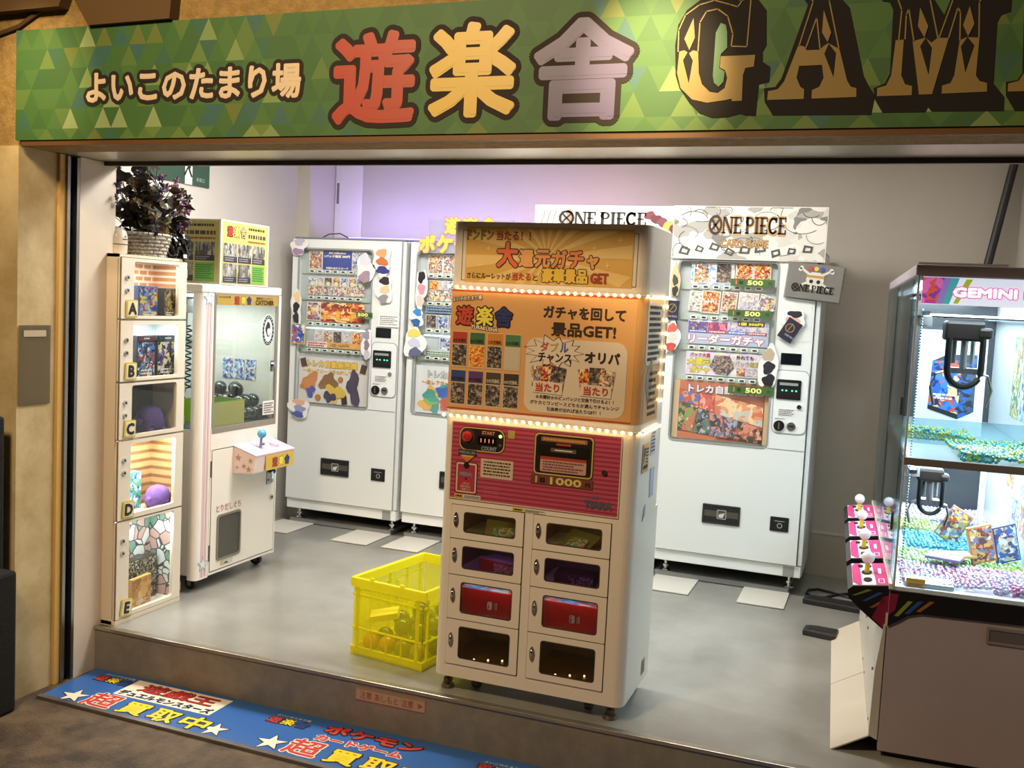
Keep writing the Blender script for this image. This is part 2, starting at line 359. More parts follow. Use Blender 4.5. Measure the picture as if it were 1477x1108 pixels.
# dark plates standing for shadows cast on the wall above the sign
t = thing('wall_shadow_shape', 'dark brown shape standing for a cast shadow above the left end of the shop sign', 'shadow shape', (0, 0, 0))
B().prism([(-2.93, 2.90, 2.62), (-2.78, 2.90, 2.41), (-2.42, 2.90, 2.415), (-2.40, 2.90, 2.62)], (0, -.02, 0), (0, .03, 0)).obj('shadow_plate', mat('#5a4222', .8), t)
B().prism([(-3.9, 2.90, 2.47), (-2.92, 2.90, 2.485), (-2.86, 2.90, 2.62), (-3.9, 2.90, 2.62)], (0, -.02, 0), (0, .03, 0)).obj('shadow_band', mat('#5a4222', .8), t)
tag(B().tube([(-3.6, 2.92, 2.37), (-3.35, 2.92, 2.39), (-3.15, 2.92, 2.435), (-3.02, 2.92, 2.50)], .009, 6).obj('cable_shadow_tube', mat('#4a3518', .8)), 'thin brown tube standing for a cable shadow curving along the tan wall left of the sign', 'cable')  # brown tube drawn in place of a cable's shadow on the wall

# ================================================================== shop sign
sg = thing('shop_sign', 'long green shop sign with triangle pattern and large Japanese lettering', 'sign', (-3.142, 2.90, 1.995))
box('sign_panel', mat('#3c6a2a', .45), 0, 0, .012, 4.1, .028, .418, sg)
box('sign_bottom_rail', mat('#6b4a26', .5, .2), .02, .005, -.008, 4.1, .028, .012, sg)
SF = Face(sg, (0, 0, 0), X, Z)
def tri_pattern():
    """one printed sheet: a strip mesh of triangles in ten greens"""
    R = random.Random(3); cols = ['#3f6630', '#3a602f', '#476c33', '#557234', '#607a3a', '#748a50', '#889a68', '#376047', '#386056', '#626e2e']
    wt = [10, 10, 8, 5, 3, 3, 3, 3, 2.5, 3]; zs = [.012, .052, .125, .198, .271, .344, .418]; w = .076; V = []; Fc = []; K = []; nx = 55
    off = [(.5 if j % 2 else 0) for j in range(len(zs))]
    for j, z in enumerate(zs):
        for i in range(nx): V.append(tuple(SF.P(min(max((i-.5+off[j])*w, 0), 4.1), z, .001)))
    for j in range(len(zs)-1):
        for i in range(nx-1):
            a, b = j*nx+i, j*nx+i+1; c, d = a+nx, b+nx
            tr = [((a, b, c), 1), ((b, d, c), 0)] if off[j] < off[j+1] else [((a, b, d), 1), ((a, d, c), 0)]
            for t_, upw in tr:
                x = V[t_[0]][0]; k = R.choices(range(10), wt if upw else [12, 10, 8, 3, .6, 0, 0, 2, 1.5, 1])[0]
                if 1.15 < x < 2.2 and R.random() < .92: k = R.choice([0, 1])
                Fc.append(t_); K.append(k)
    me = bpy.data.meshes.new('printed_pattern'); me.from_pydata(V, [], Fc)
    for c in cols: me.materials.append(mat(c, .62))
    me.polygons.foreach_set('material_index', K); place('printed_pattern', me, sg)
tri_pattern()
def sp(px, py): p = on_y(px, py, 2.898); return (p.x+3.142, p.z-1.995)
def sbox(x0, y0, x1, y1):
    a = [sp(x0, y0), sp(x1, y0), sp(x0, y1), sp(x1, y1)]; u0 = (a[0][0]+a[2][0])/2; u1 = (a[1][0]+a[3][0])/2; v1 = (a[0][1]+a[1][1])/2; v0 = (a[2][1]+a[3][1])/2
    return (u0+u1)/2, (v0+v1)/2, u1-u0, v1-v0
OUTL = mat('#22150d', .8)
cu, cv, w, h = sbox(126, 97, 433, 146)
SF.text('よいこのたまり場', cu, cv, w, h*.93, .004, mat('#d4c0a0', .45), fat=.0042, out=(OUTL, .014), n=18)
for ch, bx, c in (('遊', (483, 46, 597, 178), '#a8432e'), ('楽', (622, 33, 742, 168), '#cfae4c'), ('舎', (772, 27, 911, 172), '#5a5272')):
    cu, cv, w, h = sbox(*bx); SF.text(ch, cu, cv, w*.97, h*.95, .004, mat(c, .45), fat=.0108, out=(OUTL, .017), n=22)
def cp(pts): return [sp(940+x*.3636, y*.3636) for x, y in pts]
GD = mat('#8c743c', .6); DKB = mat('#140d07', .85)
# western slab lettering, traced in the plane of the sign
SIL = [
 [(95, 300), (93, 180), (105, 100), (140, 40), (200, -5), (270, -35), (330, -15), (350, 5), (375, -22), (402, -30), (455, 40), (455, 180), (440, 205), (440, 245), (470, 265), (465, 325), (425, 335), (412, 460), (370, 458), (350, 452), (300, 465), (240, 468), (190, 450), (150, 410), (110, 350)],
 [(445, 350), (490, 345), (515, 310), (620, 20), (600, -10), (605, -55), (730, -55), (745, -15), (785, 30), (840, 300), (860, 340), (885, 380), (870, 455), (480, 458), (448, 405)],
 [(880, 350), (925, 330), (945, 290), (958, 40), (945, 10), (915, 5), (915, -55), (1090, -55), (1110, -20), (1160, 60), (1185, 0), (1200, -55), (1400, -55), (1428, -10), (1425, 45), (1385, 60), (1370, 90), (1355, 330), (1398, 385), (1396, 440), (1110, 442), (1095, 425), (1085, 445), (915, 447), (885, 395)],
 [(1405, 325), (1450, 318), (1470, 290), (1480, -55), (1760, -55), (1800, 80), (1790, 340), (1760, 440), (1440, 440), (1405, 380)]]
for pts in SIL: SF.poly('lettering_shadow', cp(pts), .0025, DKB, .001)
GOLD = [
 [(110, 205), (101, 290), (115, 350), (160, 395), (220, 408), (290, 398), (318, 392), (318, 402), (358, 400), (362, 300), (372, 270), (405, 265), (411, 218), (275, 224), (270, 268), (292, 280), (300, 310), (290, 350), (262, 370), (230, 365), (200, 335), (187, 290), (185, 205), (165, 200), (148, 212), (130, 200)],
 [(458, 397), (462, 362), (500, 355), (525, 325), (582, 180), (605, 185), (615, 200), (668, 198), (680, 185), (700, 172), (745, 195), (775, 320), (790, 345), (812, 350), (812, 385), (634, 392), (636, 358), (665, 345), (682, 310), (676, 258), (585, 262), (575, 310), (590, 345), (605, 355), (603, 393)],
 [(893, 382), (895, 350), (930, 340), (950, 300), (968, 160), (1000, 158), (990, 300), (1005, 335), (1033, 342), (1031, 378)],
 [(1060, 376), (1035, 165), (1085, 150), (1110, 170), (1135, 150), (1178, 152), (1112, 374)],
 [(1150, 372), (1152, 340), (1185, 330), (1200, 300), (1222, 160), (1250, 148), (1300, 150), (1286, 300), (1300, 322), (1330, 330), (1330, 364)],
 [(1412, 364), (1414, 332), (1455, 322), (1477, 290), (1482, 150), (1540, 150), (1530, 360)]]
for pts in GOLD: SF.poly('lettering', cp(pts), .004, GD, .001)
LINES = [[(105, 205), (108, 120), (135, 60), (190, 20), (250, 2), (310, 18), (342, 28), (360, 2), (395, -12), (378, 186), (316, 184), (322, 135), (302, 65), (262, 36), (218, 46), (192, 90), (184, 205)],
 [(585, 182), (640, 10), (630, -40), (700, -40), (705, 5), (742, 190)], [(612, 190), (655, 70), (668, 195)],
 [(980, 160), (992, 40), (978, 0), (1010, -30), (1090, -30), (1105, 0), (1135, 150)], [(1005, 155), (1010, 60), (1020, 35), (1040, 165)],
 [(1140, 150), (1195, 0), (1210, -30), (1320, -30), (1300, 10), (1298, 150)], [(1178, 150), (1215, 30), (1225, 50), (1222, 160)]]
for pts in LINES: SF.stroke('lettering_line', cp(pts), .0035, .004, GD)
DIA = [[(167, 72), (172, 150), (150, 200), (130, 155)], [(683, 40), (712, 130), (698, 168), (676, 130)], [(1065, 30), (1097, 105), (1082, 150), (1056, 105)], [(1262, 25), (1280, 95), (1255, 145), (1235, 100)]]
for pts in DIA: SF.poly('lettering_diamond', cp(pts), .0048, GD, .001)
DID = [[(145, 205), (163, 240), (147, 330), (125, 240)], [(702, 175), (730, 210), (720, 305), (685, 215)], [(1086, 152), (1110, 190), (1097, 295), (1065, 185)], [(1252, 148), (1278, 180), (1243, 285), (1226, 185)]]
for pts in DID: SF.poly('lettering_diamond', cp(pts), .0054, DKB, .001)
for pts in ([(255, 130), (275, 92), (295, 100), (300, 130), (300, 190), (275, 215), (268, 270), (290, 285), (285, 325), (266, 345), (248, 330), (243, 300), (250, 200)],): SF.poly('lettering_counter', cp(pts), .0048, mat('#3f6d3c', .45), .001)

# ================================================================== things in front of the shop
FM = thing('floor_mat', 'long blue printed vinyl mat with stars lying below the shop step', 'mat', (0, 0, G))
mb = B().prism([(-3.10, 3.318, 0), (-3.085, 2.995, 0), (.9, 2.93, 0), (.9, 3.318, 0)], (0, 0, 0), (0, 0, .006)).obj('mat_sheet', mat('#2f62a8', .35), FM)
B().prism([(-3.085, 2.998, 0), (-3.085, 2.975, 0), (.9, 2.91, 0), (.9, 2.933, 0)], (0, 0, 0), (0, 0, .012)).obj('mat_edge_strip', mat('#8d8a85', .3, .8), FM)
MF = Face(FM, (0, 0, .006), X, Yv)
MK = mat('#15151c', .45); MR = mat('#c93b33', .4); MY = mat('#f2d21d', .4); MWT = mat('#efe3cf', .4)
def mstar(x, y, R): MF.poly('star_outline', star(x, y, R*1.14, R*.5, rot=100), .0006, MK, .0004); MF.poly('star', star(x, y, R, rot=100), .0012, MWT, .0005)
def mlogo(x, y):
    for i, (c, col) in enumerate((('遊', '#c93b33'), ('楽', '#f2d21d'), ('舎', '#2a3f80'))): MF.text(c, x+i*.062, y, .052, .05, .0018, mat(col, .4), fat=.0012, out=(MK, .005), name='shop_logo')
    MF.text('よいこのたまり場', x+.06, y+.043, .15, .016, .0018, MWT, name='shop_logo')
mlogo(-3.0, 3.243); mlogo(-2.125, 3.225); mlogo(-1.235, 3.22)
MF.rect('white_panel', -2.848, 3.138, -2.374, 3.296, .0006, MWT, .0005)
MF.text('遊戯王', -2.60, 3.243, .36, .075, .0022, mat('#b8322a', .4), fat=.002, out=(mat('#5a1512', .4), .0035), shear=.15)
MF.text('デュエルモンスターズ', -2.61, 3.168, .45, .042, .0018, mat('#16254a', .4), fat=.0025)
for x0, kana in ((-2.93, 0), (-1.99, 1), (-1.05, 2)):
    MF.text('超', x0+.10, 3.065, .135, .12, .0024, MR, fat=.0026, out=(MWT, .006), n=12)
    for i, ch in enumerate('買取中'): MF.text(ch, x0+.265+i*.145, 3.057, .115, .10, .0024, MY, fat=.0035, out=(MK, .006), n=12)
    mstar(x0-.035, 3.05, .062); mstar(x0+.655, 3.045, .055)
MF.text('ポケモン', -1.70, 3.245, .40, .065, .0024, MR, fat=.004, out=(MK, .006), n=12, shear=-.1)
MF.text('カードゲーム', -1.72, 3.165, .36, .045, .0024, MR, fat=.003, out=(MWT, .004), n=10, shear=-.1)
# covered thing at the left edge
t = thing('covered_rack', 'black cloth covered rack standing at the far left beside the pillar', 'rack', (-3.32, 2.76, G))
B().box(-.32, -.16, 0, .265, .09, .56).obj('cloth_lower', mat('#0b0908', .9, bump=.5), t, .015)
B().box(-.32, -.14, .54, .195, .09, 1.15).obj('cloth_upper', mat('#0b0908', .9, bump=.5), t, .012)
t = thing('plastic_pocket', 'clear plastic document pocket hanging on the cream pillar', 'pocket', (-3.14, 2.92, .99))
PFc = Face(t, (0, 0, 0), Yv, Z)
PFc.rect('pocket_sheet', .0, 0, .155, .315, .004, plastic('#b3a88f', .35), .002)
PFc.rect('pocket_strip', .02, .27, .13, .295, .006, mat('#b5a78b', .5), .0015)
PFc.rect('paper', .015, .015, .14, .25, .0025, mat('#8f8468', .6), .001)
# ================================================================== card vending machines
VWd, VD = .795, .49
def vending(label, loc):
    t = thing('card_vending_machine', label, 'vending machine', loc, 0, 'white card vending machines along the back wall')
    b = B().box(.0, .03, .105, VWd, VD, 1.83).obj('cabinet', MWHITE, t, .006)
    box('top_lid', mat('#77787c', .5), .005, .0, 1.828, VWd-.005, VD, 1.84, t, .003)
    # door with a window opening
    d = B().box(0, -.012, .172, .045, .03, 1.826).box(.572, -.012, .172, .766, .03, 1.826).box(.045, -.012, 1.768, .572, .03, 1.826).box(.045, -.012, .172, .572, .03, .786)
    dr = d.obj('door', MWHITE, t)
    box('door_edge_strip', mat('#cfd1d0', .4), .772, -.004, .172, VWd, .03, 1.826, t, .003)
    f = Face(t, (0, 0, 0), X, Z); fd = Face(dr, (0, -.012, 0), X, Z)
    f.rect('display_back', .045, .786, .572, 1.768, -.022, mat('#b4bdbb', .5), .004)
    fd.ring('window_trim', rr(.040, .780, .577, 1.773, .03), rr(.050, .790, .567, 1.763, .022), .003, mat('#8d9391', .4), .006)
    for zz in (1.627, 1.462, 1.298, 1.132):
        f.rect('button_rail', .06, zz-.016, .55, zz+.013, -.012, mat('#aebfb4', .4), .01)
    f.rect('window_pane', .046, .788, .571, 1.766, .006, GLASS, .002)
    # right hand panel
    fd.rect('upper_panel', .60, 1.36, .755, 1.80, .002, MWHITE, .003, r=.01)
    fd.rect('control_plate', .592, .875, .762, 1.205, .004, mat('#dfe2e0', .35), .006, r=.03)
    fd.ring('plate_seam', rr(.588, .871, .766, 1.209, .032), rr(.592, .875, .762, 1.205, .03), .0035, mat('#8c8f8e', .5), .003)
    fd.rect('panel_seam', .576, .784, .766, .788, .002, mat('#9da09f', .5), .003)
    s = fd.rect('display_screen', .613, 1.237, .717, 1.297, .003, mat('#10151a', .12), .004, r=.003)
    bs = fd.rect('bill_slot', .603, 1.054, .727, 1.158, .010, mat('#16181a', .3), .01, r=.006)
    fd.rect('slot_lip', .618, 1.128, .712, 1.142, .016, mat('#8e9294', .3), .007, par=bs)
    for k in range(4): fd.rect('indicator_light', .629+k*.02+(.01 if k > 1 else 0), 1.098, .637+k*.02+(.01 if k > 1 else 0), 1.104, .0115, mat('#3cff9c', .3, emit=3), .002, par=bs)
    fd.poly('lock_knob', circ(.724, 1.018, .012), .012, CHROME, .012)
    lb = fd.rect('label_sticker', .616, .962, .705, 1.005, .005, mat('#dfe0dc', .5), .001); fd.lines(.622, .965, .70, 1.002, 4, .0062, mat('#5b5b5b', .6), par=lb, seed=4)
    k = fd.poly('coin_slot', circ(.628, .912, .028), .012, BLACK, .012); fd.rect('coin_slit', .624, .893, .632, .931, .016, STEEL, .005, par=k)
    k = fd.poly('return_button', circ(.69, .912, .023), .010, mat('#9b9c9a', .3, .9), .010); fd.rect('return_lever', .677, .910, .703, .918, .015, DARK, .005, par=k)
    fd.lines(.605, .946, .655, .953, 1, .0052, mat('#444', .5) if False else mat('#444444', .5), seed=2)
    pk = fd.ring('pickup_frame', rr(.256, .346, .459, .452, .005), rr(.263, .353, .452, .445, .003), .006, mat('#2a2b2c', .4), .012)
    fl2 = fd.rect('pickup_flap', .263, .353, .452, .445, .002, mat('#1d1e1f', .25), .004, par=pk)
    fd.rect('flap_band', .266, .385, .449, .418, .003, mat('#4a463d', .3), .001, par=pk)
    fd.ring('flap_symbol', rr(.335, .375, .385, .425, .004), rr(.339, .379, .381, .421, .003), .0042, mat('#9d9d9a', .4), .001, par=pk)
    fd.poly('flap_symbol', [(.345, .383), (.368, .383), (.372, .397), (.378, .41), (.362, .405), (.345, .40)], .0042, mat('#c8c8c4', .4), .001, par=pk)
    c = fd.rect('change_tray', .618, .347, .714, .424, .004, mat('#1b1c1d', .3), .012, r=.004); fd.ring('tray_symbol', circ(.668, .378, .014, 14), circ(.668, .378, .010, 14), .0055, mat('#9d9d9a', .4), .001, par=c); fd.lines(.64, .398, .692, .406, 1, .0055, mat('#9d9d9a', .4), par=c)
    # base
    kp = box('kick_plate', mat('#dcdfdd', .4), .004, .0, .105, VWd-.004, .03, .168, t, .003)
    Face(kp, (0, 0, 0), X, Z).rect('rating_label', .70, .108, .757, .162, .002, mat('#a3a5a4', .35, .4), .001)
    box('underside', mat('#191919', .7), .02, .06, .09, VWd-.02, VD-.02, .106, t)
    for lx in (.055, .73):
        l = B().cyl((lx, .08, .032), (lx, .08, .040), .028, .022).cyl((lx, .08, .04), (lx, .08, .06), .010).cyl((lx, .08, .055), (lx, .08, .066), .017, n=6).cyl((lx, .08, .066), (lx, .08, .106), .009).obj('leg', CHROME, t)
    for lx in (.055, .73):
        B().cyl((lx, .42, .032), (lx, .42, .106), .014).obj('leg', STEEL, t)
    box('base_rail', mat('#8f918f', .45, .3), .0, .045, .003, .735, .44, .032, t, .004)
    for px in ((-.055 if loc[0] < -3 else .01), .50): 
        pp = B().box(px, -.27, .002, px+.24, .045, .009).obj('anti_tip_plate', mat('#c4c0b5', .4), t, .002)
    return t
PAL = dict(
 warm=['#c9a27a', '#a34a3a', '#e0b84a', '#5c4a52', '#e8d8c8', '#7a86a8'], blue=['#3c6cb4', '#8fb4d8', '#dce6ee', '#5a4a7c', '#c8b89c'],
 multi=['#d8cdb4', '#6a88b8', '#c0705c', '#e0c860', '#8c6a98', '#5a6a70', '#e8e4dc'], red=['#b03a2c', '#d86a3a', '#e8a848', '#7a2c28', '#f0d8a0'],
 pale=['#dcd4cc', '#b8c0d0', '#d0b0a0', '#a8a0b8', '#e8e0c8', '#8a92a8'], dark=['#2c2a30', '#5a4a44', '#7c6a58', '#3a3c48', '#a89a88'],
 green=['#6a9a6c', '#c8d088', '#4a7a8c', '#e0d8b8', '#c88a5c'], mono=['#d8d4ca', '#ccc8be', '#7a7771', '#dedace', '#c4c0b6', '#d4d0c6', '#d0ccc2', '#a09c94'], orange=['#d8702c', '#e8a03c', '#b8482c', '#f0c860'])
def card(f, u0, v0, u1, v1, d, pal, seed=0, rot=0, border='#dcdad4', par=None, name='sample_card', scale=55, emit=0):
    o = f.rect(name, u0, v0, u1, v1, d, mat(border, .35), .003, rot=rot, par=par)
    bw = min(u1-u0, v1-v0)*.06
    f.rect('card_print', u0+bw, v0+bw, u1-bw, v1-bw, d+.0012, art(PAL[pal], scale, .3, seed, emit), .001, rot=rot, par=o) if par is None else None
    return o
def price(f, u0, v0, u1, v1, d, full=True, par=None):
    o = f.rect('price_tag', u0, v0, u1, v1, d, mat('#41612f', .5), .004); w = u1-u0; h = v1-v0
    f.text('500', u0+w*(.56 if full else .42), v0+h*.5, w*(.34 if full else .62), h*.58, d+.0015, mat('#f2e58a', .4), par=o, fat=.0016, name='price_digits')
    f.text('円', u1-w*.11, v0+h*.45, w*.07 if full else w*.12, h*.36, d+.0015, mat('#2c3f20', .5), par=o, fat=.0006, name='price_digits')
    if full:
        f.text('1', u0+w*.13, v0+h*.5, None, h*.55, d+.0015, mat('#c9715a', .5), par=o, fat=.0016, name='price_digits')
        f.text('回', u0+w*.24, v0+h*.48, w*.08, h*.4, d+.0015, mat('#22331a', .5), par=o, fat=.0008, name='price_digits')
    return o
def cutout(f, cu, cv, w, h, cols, seed, d=.016, white=True, amp=.2):
    """plain die-cut card in the colours seen on the machine, without any figure"""
    o = f.poly('die_cut_card', blob(cu, cv, w, h, seed, 12, amp), d, mat('#e2e0dc' if white else cols[0], .45), .003)
    k = len(cols)
    for i, c in enumerate(cols):
        vv = cv+h*(.30-.6*i/max(k-1, 1)) if k > 1 else cv
        f.poly('colour_patch', blob(cu+w*.04*((i*7+seed) % 3-1), vv, w*.62, h*.9/k, seed+i*5, 10, .16), d+.0012+.0003*i, mat(c, .45), .0008, par=o)
    return o
def row_of_cards(f, u0, v0, u1, v1, n, pals, d=-.010, seed=0, gap=.1):
    w = (u1-u0)/n
    for i in range(n): card(f, u0+i*w+w*gap/2, v0, u0+(i+1)*w-w*gap/2, v1, d, pals[i % len(pals)], seed+i)
BTN = B().prism([(p[0], 0, p[1]) for p in rr(-.019, -.0095, .019, .0095, .009, 4)], (0, 0, 0), (0, -.012, 0)).mesh('select_button', mat('#e3e8e2', .35))
BTD = B().prism([(p[0], 0, p[1]) for p in rr(-.012, -.005, .012, .005, .005, 3)], (0, -.010, 0), (0, -.0135, 0)).mesh('button_face', BLACK)
def buttons(t):
    for zz in (1.627, 1.462, 1.298, 1.132):
        for k in range(7):
            b = place('select_button', BTN, t, (.136+k*.0562, .011, zz)); place('button_face', BTD, b)
LED = mat('#e8f4ff', .4, emit=2.2)
def vled(t, f, zs):
    for z in zs: f.rect('backlight_strip', .10, z-.006, .52, z, -.008, LED, .006)

# --- machine by the left wall
V1 = vending('white card vending machine in the back left corner, nearest the left wall', (-3.547, 5.43, 0)); buttons(V1)
f = Face(V1, (0, 0, 0), X, Z); fo = Face(V1, (0, -.012, 0), X, Z)
card(f, .107, 1.64, .205, 1.757, -.008, 'warm', 1); 
p = f.rect('poster', .207, 1.64, .413, 1.757, -.008, mat('#1c3c94', .35), .003)
f.text('Art collection', .31, 1.745, .12, .013, -.006, mat('#e8e0b0', .4), par=p, fat=.0008)
f.text('1パック確定 300円', .31, 1.724, .18, .016, -.006, mat('#f0ece0', .4), par=p, fat=.001)
f.text('今回のあたりカード', .31, 1.650, .16, .014, -.006, mat('#f0e8b8', .4), par=p, fat=.0008)
card(f, .415, 1.64, .51, 1.757, -.008, 'blue', 2)
row_of_cards(f, .105, 1.535, .51, 1.592, 7, ['blue', 'pale', 'dark', 'warm', 'blue', 'warm', 'blue'], seed=3, gap=.02)
for i in range(7): f.poly('round_badge', circ(.136+i*.0577, 1.551, .014, 14), -.006, mat('#e0dca8', .4), .001)
f.rect('card_collage', .105, 1.478, .51, 1.534, -.008, art(PAL['multi'], 60, .3, 3), .003)
f.text('1回300円', .455, 1.489, .10, .018, -.006, mat('#f0e8c8', .4), fat=.0015, out=(DARK, .0015))
card(f, .102, 1.316, .205, 1.436, -.008, 'warm', 5, scale=25)
f.rect('flame_banner', .205, 1.313, .515, 1.436, -.008, art(PAL['red'], 28, .3, 5, stretch=(.5, 1, 1)), .003)
f.lines(.23, 1.375, .49, 1.415, 1, -.006, mat('#a8481c', .4), seed=6, fill=.6); f.lines(.23, 1.335, .46, 1.365, 1, -.006, mat('#f0b040', .4), seed=8, fill=.6)
price(fo, .475, 1.355, .587, 1.386, .010, False)
vled(V1, f, [1.272])
row_of_cards(f, .16, 1.175, .50, 1.258, 5, ['pale', 'warm', 'dark', 'pale', 'red'], seed=9, gap=.06)
p = f.rect('notice_strip', .11, 1.150, .26, 1.184, -.005, mat('#ece4dc', .4), .002); f.lines(.12, 1.153, .255, 1.182, 2, -.0035, mat('#b03028', .5), par=p, seed=3, fill=.6)
p = f.rect('notice_strip', .26, 1.150, .51, 1.186, -.005, mat('#d8a860', .4), .002); f.text('1回 165円', .35, 1.168, .13, .018, -.0035, mat('#8a6a3c', .5), par=p, fat=.0008)
p = f.rect('poster', .058, .797, .566, 1.084, -.010, mat('#d9d6cf', .45), .003)
f.text('トレカ自動販売機', .30, 1.045, .36, .042, -.007, mat('#e8c048', .4), par=p, fat=.0022, out=(mat('#7a6a5c', .5), .002))
f.text('〜激レアカードをGETしてね〜', .30, 1.0, .42, .024, -.007, mat('#d8b048', .4), par=p, fat=.001)
for (u, v, w, h, c, s) in ((.145, .915, .09, .17, '#c8864a', 1), (.150, .865, .06, .07, '#3a52a8', 2), (.28, .935, .11, .12, '#8a6238', 3), (.325, .865, .12, .12, '#d8b850', 4), (.29, .84, .08, .07, '#3c3a58', 7), (.46, .91, .09, .20, '#4a4258', 5)):
    f.poly('abstract_patch', blob(u, v, w, h, s, 10, .3), -.007+.0003*s, mat(c, .45), .0008, par=p)
for (u, v, r) in ((.365, .955, .019), (.085, .895, .015), (.205, .83, .022)): f.poly('gold_coin', circ(u, v, r, 14), -.006, mat('#b87838', .4), .0008, par=p)
for (u, v, a) in ((.093, 1.048, 15), (.525, 1.03, -15), (.395, .827, 10)): f.rect('card_back', u-.02, v-.028, u+.02, v+.028, -.006, mat('#4a3428', .4), .0008, par=p, rot=a)
for (u, v, w, h, c, s) in ((.05, 1.775, .12, .10, ['#b8b0c0', '#9a7c9c'], 2), (.645, 1.70, .13, .17, ['#d89868', '#c06a38', '#2c3a78'], 6), (.53, 1.655, .12, .17, ['#d0ccd4', '#9a8490'], 9), (.668, 1.53, .10, .18, ['#2a2422', '#e0b890', '#8a8688'], 13), (.048, 1.395, .075, .22, ['#e0c890', '#26262a', '#2c2c30'], 17), (.56, 1.185, .062, .20, ['#9a8a9c', '#7c788c', '#b8b4bc'], 21), (.09, .755, .14, .13, ['#d8a888', '#8c92b8', '#4a5aa0'], 25)):
    cutout(fo, u, v, w, h, c, s)
c = fo.rect('round_cornered_card', .015, 1.165, .118, 1.29, .016, mat('#c9b25c', .4), .003, r=.008); fo.rect('card_print', .021, 1.171, .112, 1.284, .0172, art(['#2c4a94', '#4a78b8', '#d8dce4', '#b85044'], 22, .35, 4), .001, par=c)
p = fo.rect('notice_sheet', .628, 1.305, .77, 1.382, .006, mat('#e4e3df', .5), .002); fo.lines(.64, 1.315, .76, 1.374, 5, .0072, mat('#777777', .5), par=p, seed=5, fill=.45)

# --- second machine
V2 = vending('white card vending machine second from the left wall, half hidden by the orange prize machine', (-2.722, 5.44, 0)); buttons(V2)
f = Face(V2, (0, 0, 0), X, Z); fo = Face(V2, (0, -.012, 0), X, Z)
row_of_cards(f, .105, 1.64, .51, 1.757, 4, ['warm', 'multi', 'blue', 'multi'], seed=21, gap=.02)
row_of_cards(f, .12, 1.545, .51, 1.60, 6, ['orange', 'pale', 'blue'], seed=31, gap=.04); f.rect('card_collage', .105, 1.478, .51, 1.542, -.008, art(PAL['multi'], 60, .3, 13), .003)
p = f.rect('notice_strip', .105, 1.405, .51, 1.447, -.006, mat('#7f98b4', .4), .002); f.lines(.115, 1.41, .50, 1.443, 2, -.0045, mat('#2c3a4c', .5), par=p, seed=3)
row_of_cards(f, .105, 1.31, .50, 1.395, 5, ['dark', 'blue', 'dark', 'warm', 'blue'], seed=41, gap=.08)
vled(V2, f, [1.272])
row_of_cards(f, .20, 1.18, .50, 1.262, 3, ['blue', 'red', 'pale'], seed=51, gap=.1)
p = f.rect('notice_strip', .105, 1.148, .51, 1.178, -.006, mat('#d5d8d2', .4), .002); f.lines(.12, 1.15, .50, 1.176, 2, -.0045, mat('#4a7a4c', .5), par=p, seed=5)
p = f.rect('poster', .058, .797, .566, 1.084, -.010, mat('#d4d8d6', .45), .003)
f.text('トレカ自動販売機', .32, 1.035, .36, .045, -.007, mat('#c8c8cc', .4), par=p, fat=.0022, out=(mat('#4a4450', .5), .002))
f.text('〜激レアカードをGETしてね〜', .31, .985, .42, .026, -.007, mat('#c8863c', .4), par=p, fat=.001)
for i in range(15):
    R = random.Random(i+90); f.poly('abstract_patch', blob(.10+R.random()*.42, .83+R.random()*.12, .09, .08, i, 8, .25), -.007+.0002*i, mat(['#4a9a8c', '#e0a850', '#3c64b0', '#c05c40', '#7cb85c', '#e0d060'][i % 6], .45), .0006, par=p)
for (u, v, w, h, c, s) in ((.085, 1.545, .075, .24, ['#1c1a1e', '#c88a94', '#d8b8a8'], 31), (.065, 1.375, .09, .10, ['#3c80c0', '#2c5a94'], 35), (.055, 1.22, .13, .19, ['#d8c860', '#c0c0d0', '#5a6080'], 39)):
    cutout(fo, u, v, w, h, c, s)
# --- third machine (hidden behind the prize machine) and the one on the right
V3 = vending('white card vending machine fully behind the orange prize machine, under the plain white board', (-1.92, 5.43, 0))
buttons(V3); f = Face(V3, (0, 0, 0), X, Z)
for z0, z1, k in ((1.64, 1.757, 71), (1.48, 1.592, 75), (1.315, 1.436, 79), (1.155, 1.262, 83)): row_of_cards(f, .105, z0, .51, z1, 5, ['red', 'multi', 'dark', 'blue'], seed=k, gap=.06)
f.rect('poster', .058, .797, .566, 1.084, -.010, art(PAL['pale'], 12, .4, 9), .003)
V4 = vending('white card vending machine on the right with green price tags and comic poster', (-1.122, 5.40, 0)); buttons(V4)
f = Face(V4, (0, 0, 0), X, Z); fo = Face(V4, (0, -.012, 0), X, Z)
p = f.rect('sky_backdrop', .108, 1.640, .34, 1.762, -.010, art(['#7ab0e0', '#c8dcec', '#e0a8b0', '#f0f0f0'], 18, .3, 2), .003)
card(f, .122, 1.648, .208, 1.758, -.006, 'warm', 61); card(f, .240, 1.648, .328, 1.758, -.006, 'dark', 62); card(f, .345, 1.665, .438, 1.762, -.008, 'red', 63); card(f, .440, 1.665, .53, 1.762, -.008, 'red', 64)
price(fo, .327, 1.638, .556, 1.676, .010)
for (u0, v0, u1, v1, pl_, s, r) in ((.105, 1.495, .175, 1.605, 'mono', 1, -4), (.172, 1.486, .272, 1.608, 'red', 2, -3), (.280, 1.495, .362, 1.605, 'warm', 3, -4), (.370, 1.50, .475, 1.604, 'pale', 4, -3), (.475, 1.50, .56, 1.592, 'multi', 5, -18)): card(f, u0, v0, u1, v1, -.012+.001*s, pl_, s, r)
f.text('SAMPLE', .222, 1.548, .07, .015, -.004, mat('#e8dcd0', .4), fat=.001)
price(fo, .323, 1.474, .553, 1.512, .010)
p = f.rect('banner', .108, 1.318, .54, 1.447, -.008, mat('#aab8d0', .35), .003)
